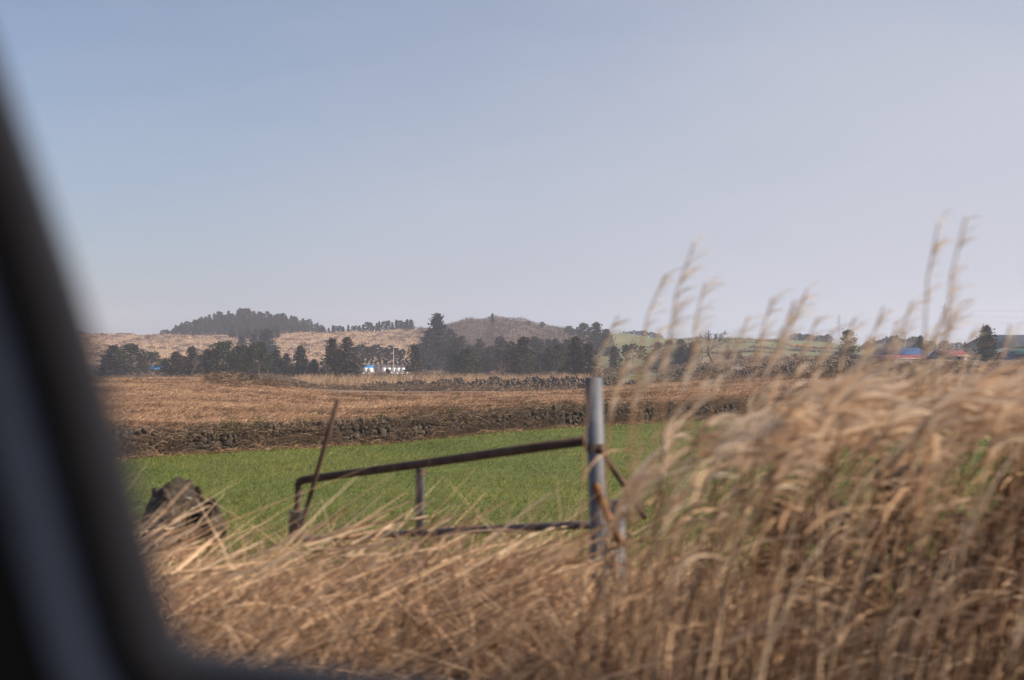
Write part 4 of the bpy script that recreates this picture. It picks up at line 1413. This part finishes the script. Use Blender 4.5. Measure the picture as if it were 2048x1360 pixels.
# ------------------------------------------------------------------ the car the view is taken from
M['trim'] = noise_mat('charcoal_trim', [(.3, (0.0850, 0.0765, 0.0748)), (.7, (0.1105, 0.0994, 0.0969))], 40, rough=.6, bump=.0003, bscale=400)
M['rubber'] = noise_mat('black_rubber', [(.3, (.006, .006, .006)), (.7, (.010, .010, .010))], 30, rough=.7)
M['inner'] = noise_mat('blue_grey_trim', [(.3, (0.1224, 0.1440, 0.1908)), (.7, (0.1440, 0.1692, 0.2232))], 40, rough=.5, bump=.0003, bscale=400)
M['lining'] = noise_mat('roof_lining', [(.3, (.10, .10, .10)), (.7, (.14, .14, .14))], 40, rough=.9)
EDGE = [(-215, -330), (-130, -80), (-52, 130), (18, 330), (84, 520), (141, 700), (193, 880), (240, 1050), (282, 1200), (312, 1300), (330, 1325), (368, 1344), (440, 1350), (560, 1362), (800, 1398), (1200, 1455), (1600, 1480), (2100, 1500)]


def smooth_path(pts, n=90):
    pts = np.array(pts, float)
    c = np.concatenate([[0], np.cumsum(np.linalg.norm(np.diff(pts, axis=0), axis=1))])
    u = np.linspace(0, c[-1], n)
    q = np.stack([np.interp(u, c, pts[:, 0]), np.interp(u, c, pts[:, 1])], 1)
    for _ in range(1):
        q[1:-1] = .25 * q[:-2] + .5 * q[1:-1] + .25 * q[2:]
    return q


EDGE = [(a + 10, b) for a, b in EDGE]
EP = smooth_path(EDGE)
tn = np.gradient(EP, axis=0); tn /= np.linalg.norm(tn, axis=1, keepdims=True)
nm = np.stack([-tn[:, 1], tn[:, 0]], 1)              # to the left / below the window edge
car = empty('car', P(100, 1300, .5))


def band(name, o1, o2, d, thick, mat, bulge=.004):
    prof = [(o1, d + thick), (o1, d + .003), (o1 + 8, d), ((o1 + o2) / 2, d - bulge), (o2 - 8, d), (o2, d + .003), (o2, d + thick)]
    vs = []
    for e, n_ in zip(EP, nm):
        for (o_, dd) in prof:
            q = e + n_ * o_
            vs.append(P(q[0], q[1], .60) + Vector((0, dd - .47, 0)) - car.location)
    k = len(prof)
    fs = [(i * k + j, (i + 1) * k + j, (i + 1) * k + (j + 1) % k, i * k + (j + 1) % k) for i in range(len(EP) - 1) for j in range(k)]
    mb = MB(); mb.add([tuple(v) for v in vs], fs)
    return mb.build(name, M[mat], car, smooth=False)


band('window_frame', 0, 78, .475, .03, 'trim')
band('rubber_seal', 76, 122, .49, .02, 'rubber', .001)
band('pillar_trim', 120, 218, .465, .03, 'inner', .008)
band('door_panel', 216, 640, .475, .03, 'rubber', .0)
rf = MB()
nx, ny = 9, 7
vs = [(x, y, 1.90 - .04 * (y + .35) ** 2 - .02 * x * x) for y in np.linspace(-1.15, .60, ny) for x in np.linspace(-1.2, 1.2, nx)]
vs += [(x, y, z + .035) for x, y, z in vs]
m_ = nx * ny
fs = [(j * nx + i, (j + 1) * nx + i, (j + 1) * nx + i + 1, j * nx + i + 1) for j in range(ny - 1) for i in range(nx - 1)]
fs += [tuple(m_ + q for q in f[::-1]) for f in fs]
rim = [i for i in range(nx)] + [j * nx + nx - 1 for j in range(1, ny)] + [(ny - 1) * nx + i for i in range(nx - 2, -1, -1)] + [j * nx for j in range(ny - 2, 0, -1)]
fs += [(a, b, b + m_, a + m_) for a, b in zip(rim, rim[1:] + rim[:1])]
rf.add([(x - car.location.x, y - car.location.y, z - car.location.z) for x, y, z in vs], fs)
rf.build('roof', M['lining'], car)
tag(car, 'dark car interior whose blurred window frame runs down the left edge', 'car')


# ------------------------------------------------------------------ haze
hz = MB(); hz.box((0, 900, 30), (5200, 2040, 80))
hm = bpy.data.materials.new('haze_air')
hm.use_nodes = True
hn = hm.node_tree
hn.nodes.clear()
ho = hn.nodes.new('ShaderNodeOutputMaterial')
hv = hn.nodes.new('ShaderNodeVolumePrincipled')
hv.inputs['Color'].default_value = (.78, .84, 1.0, 1)
hv.inputs['Density'].default_value = .00042
hv.inputs['Anisotropy'].default_value = .3
hn.links.new(hv.outputs[0], ho.inputs['Volume'])
tag(hz.build('haze', hm), 'thin pale haze in the air over the fields', 'haze', kind='stuff')
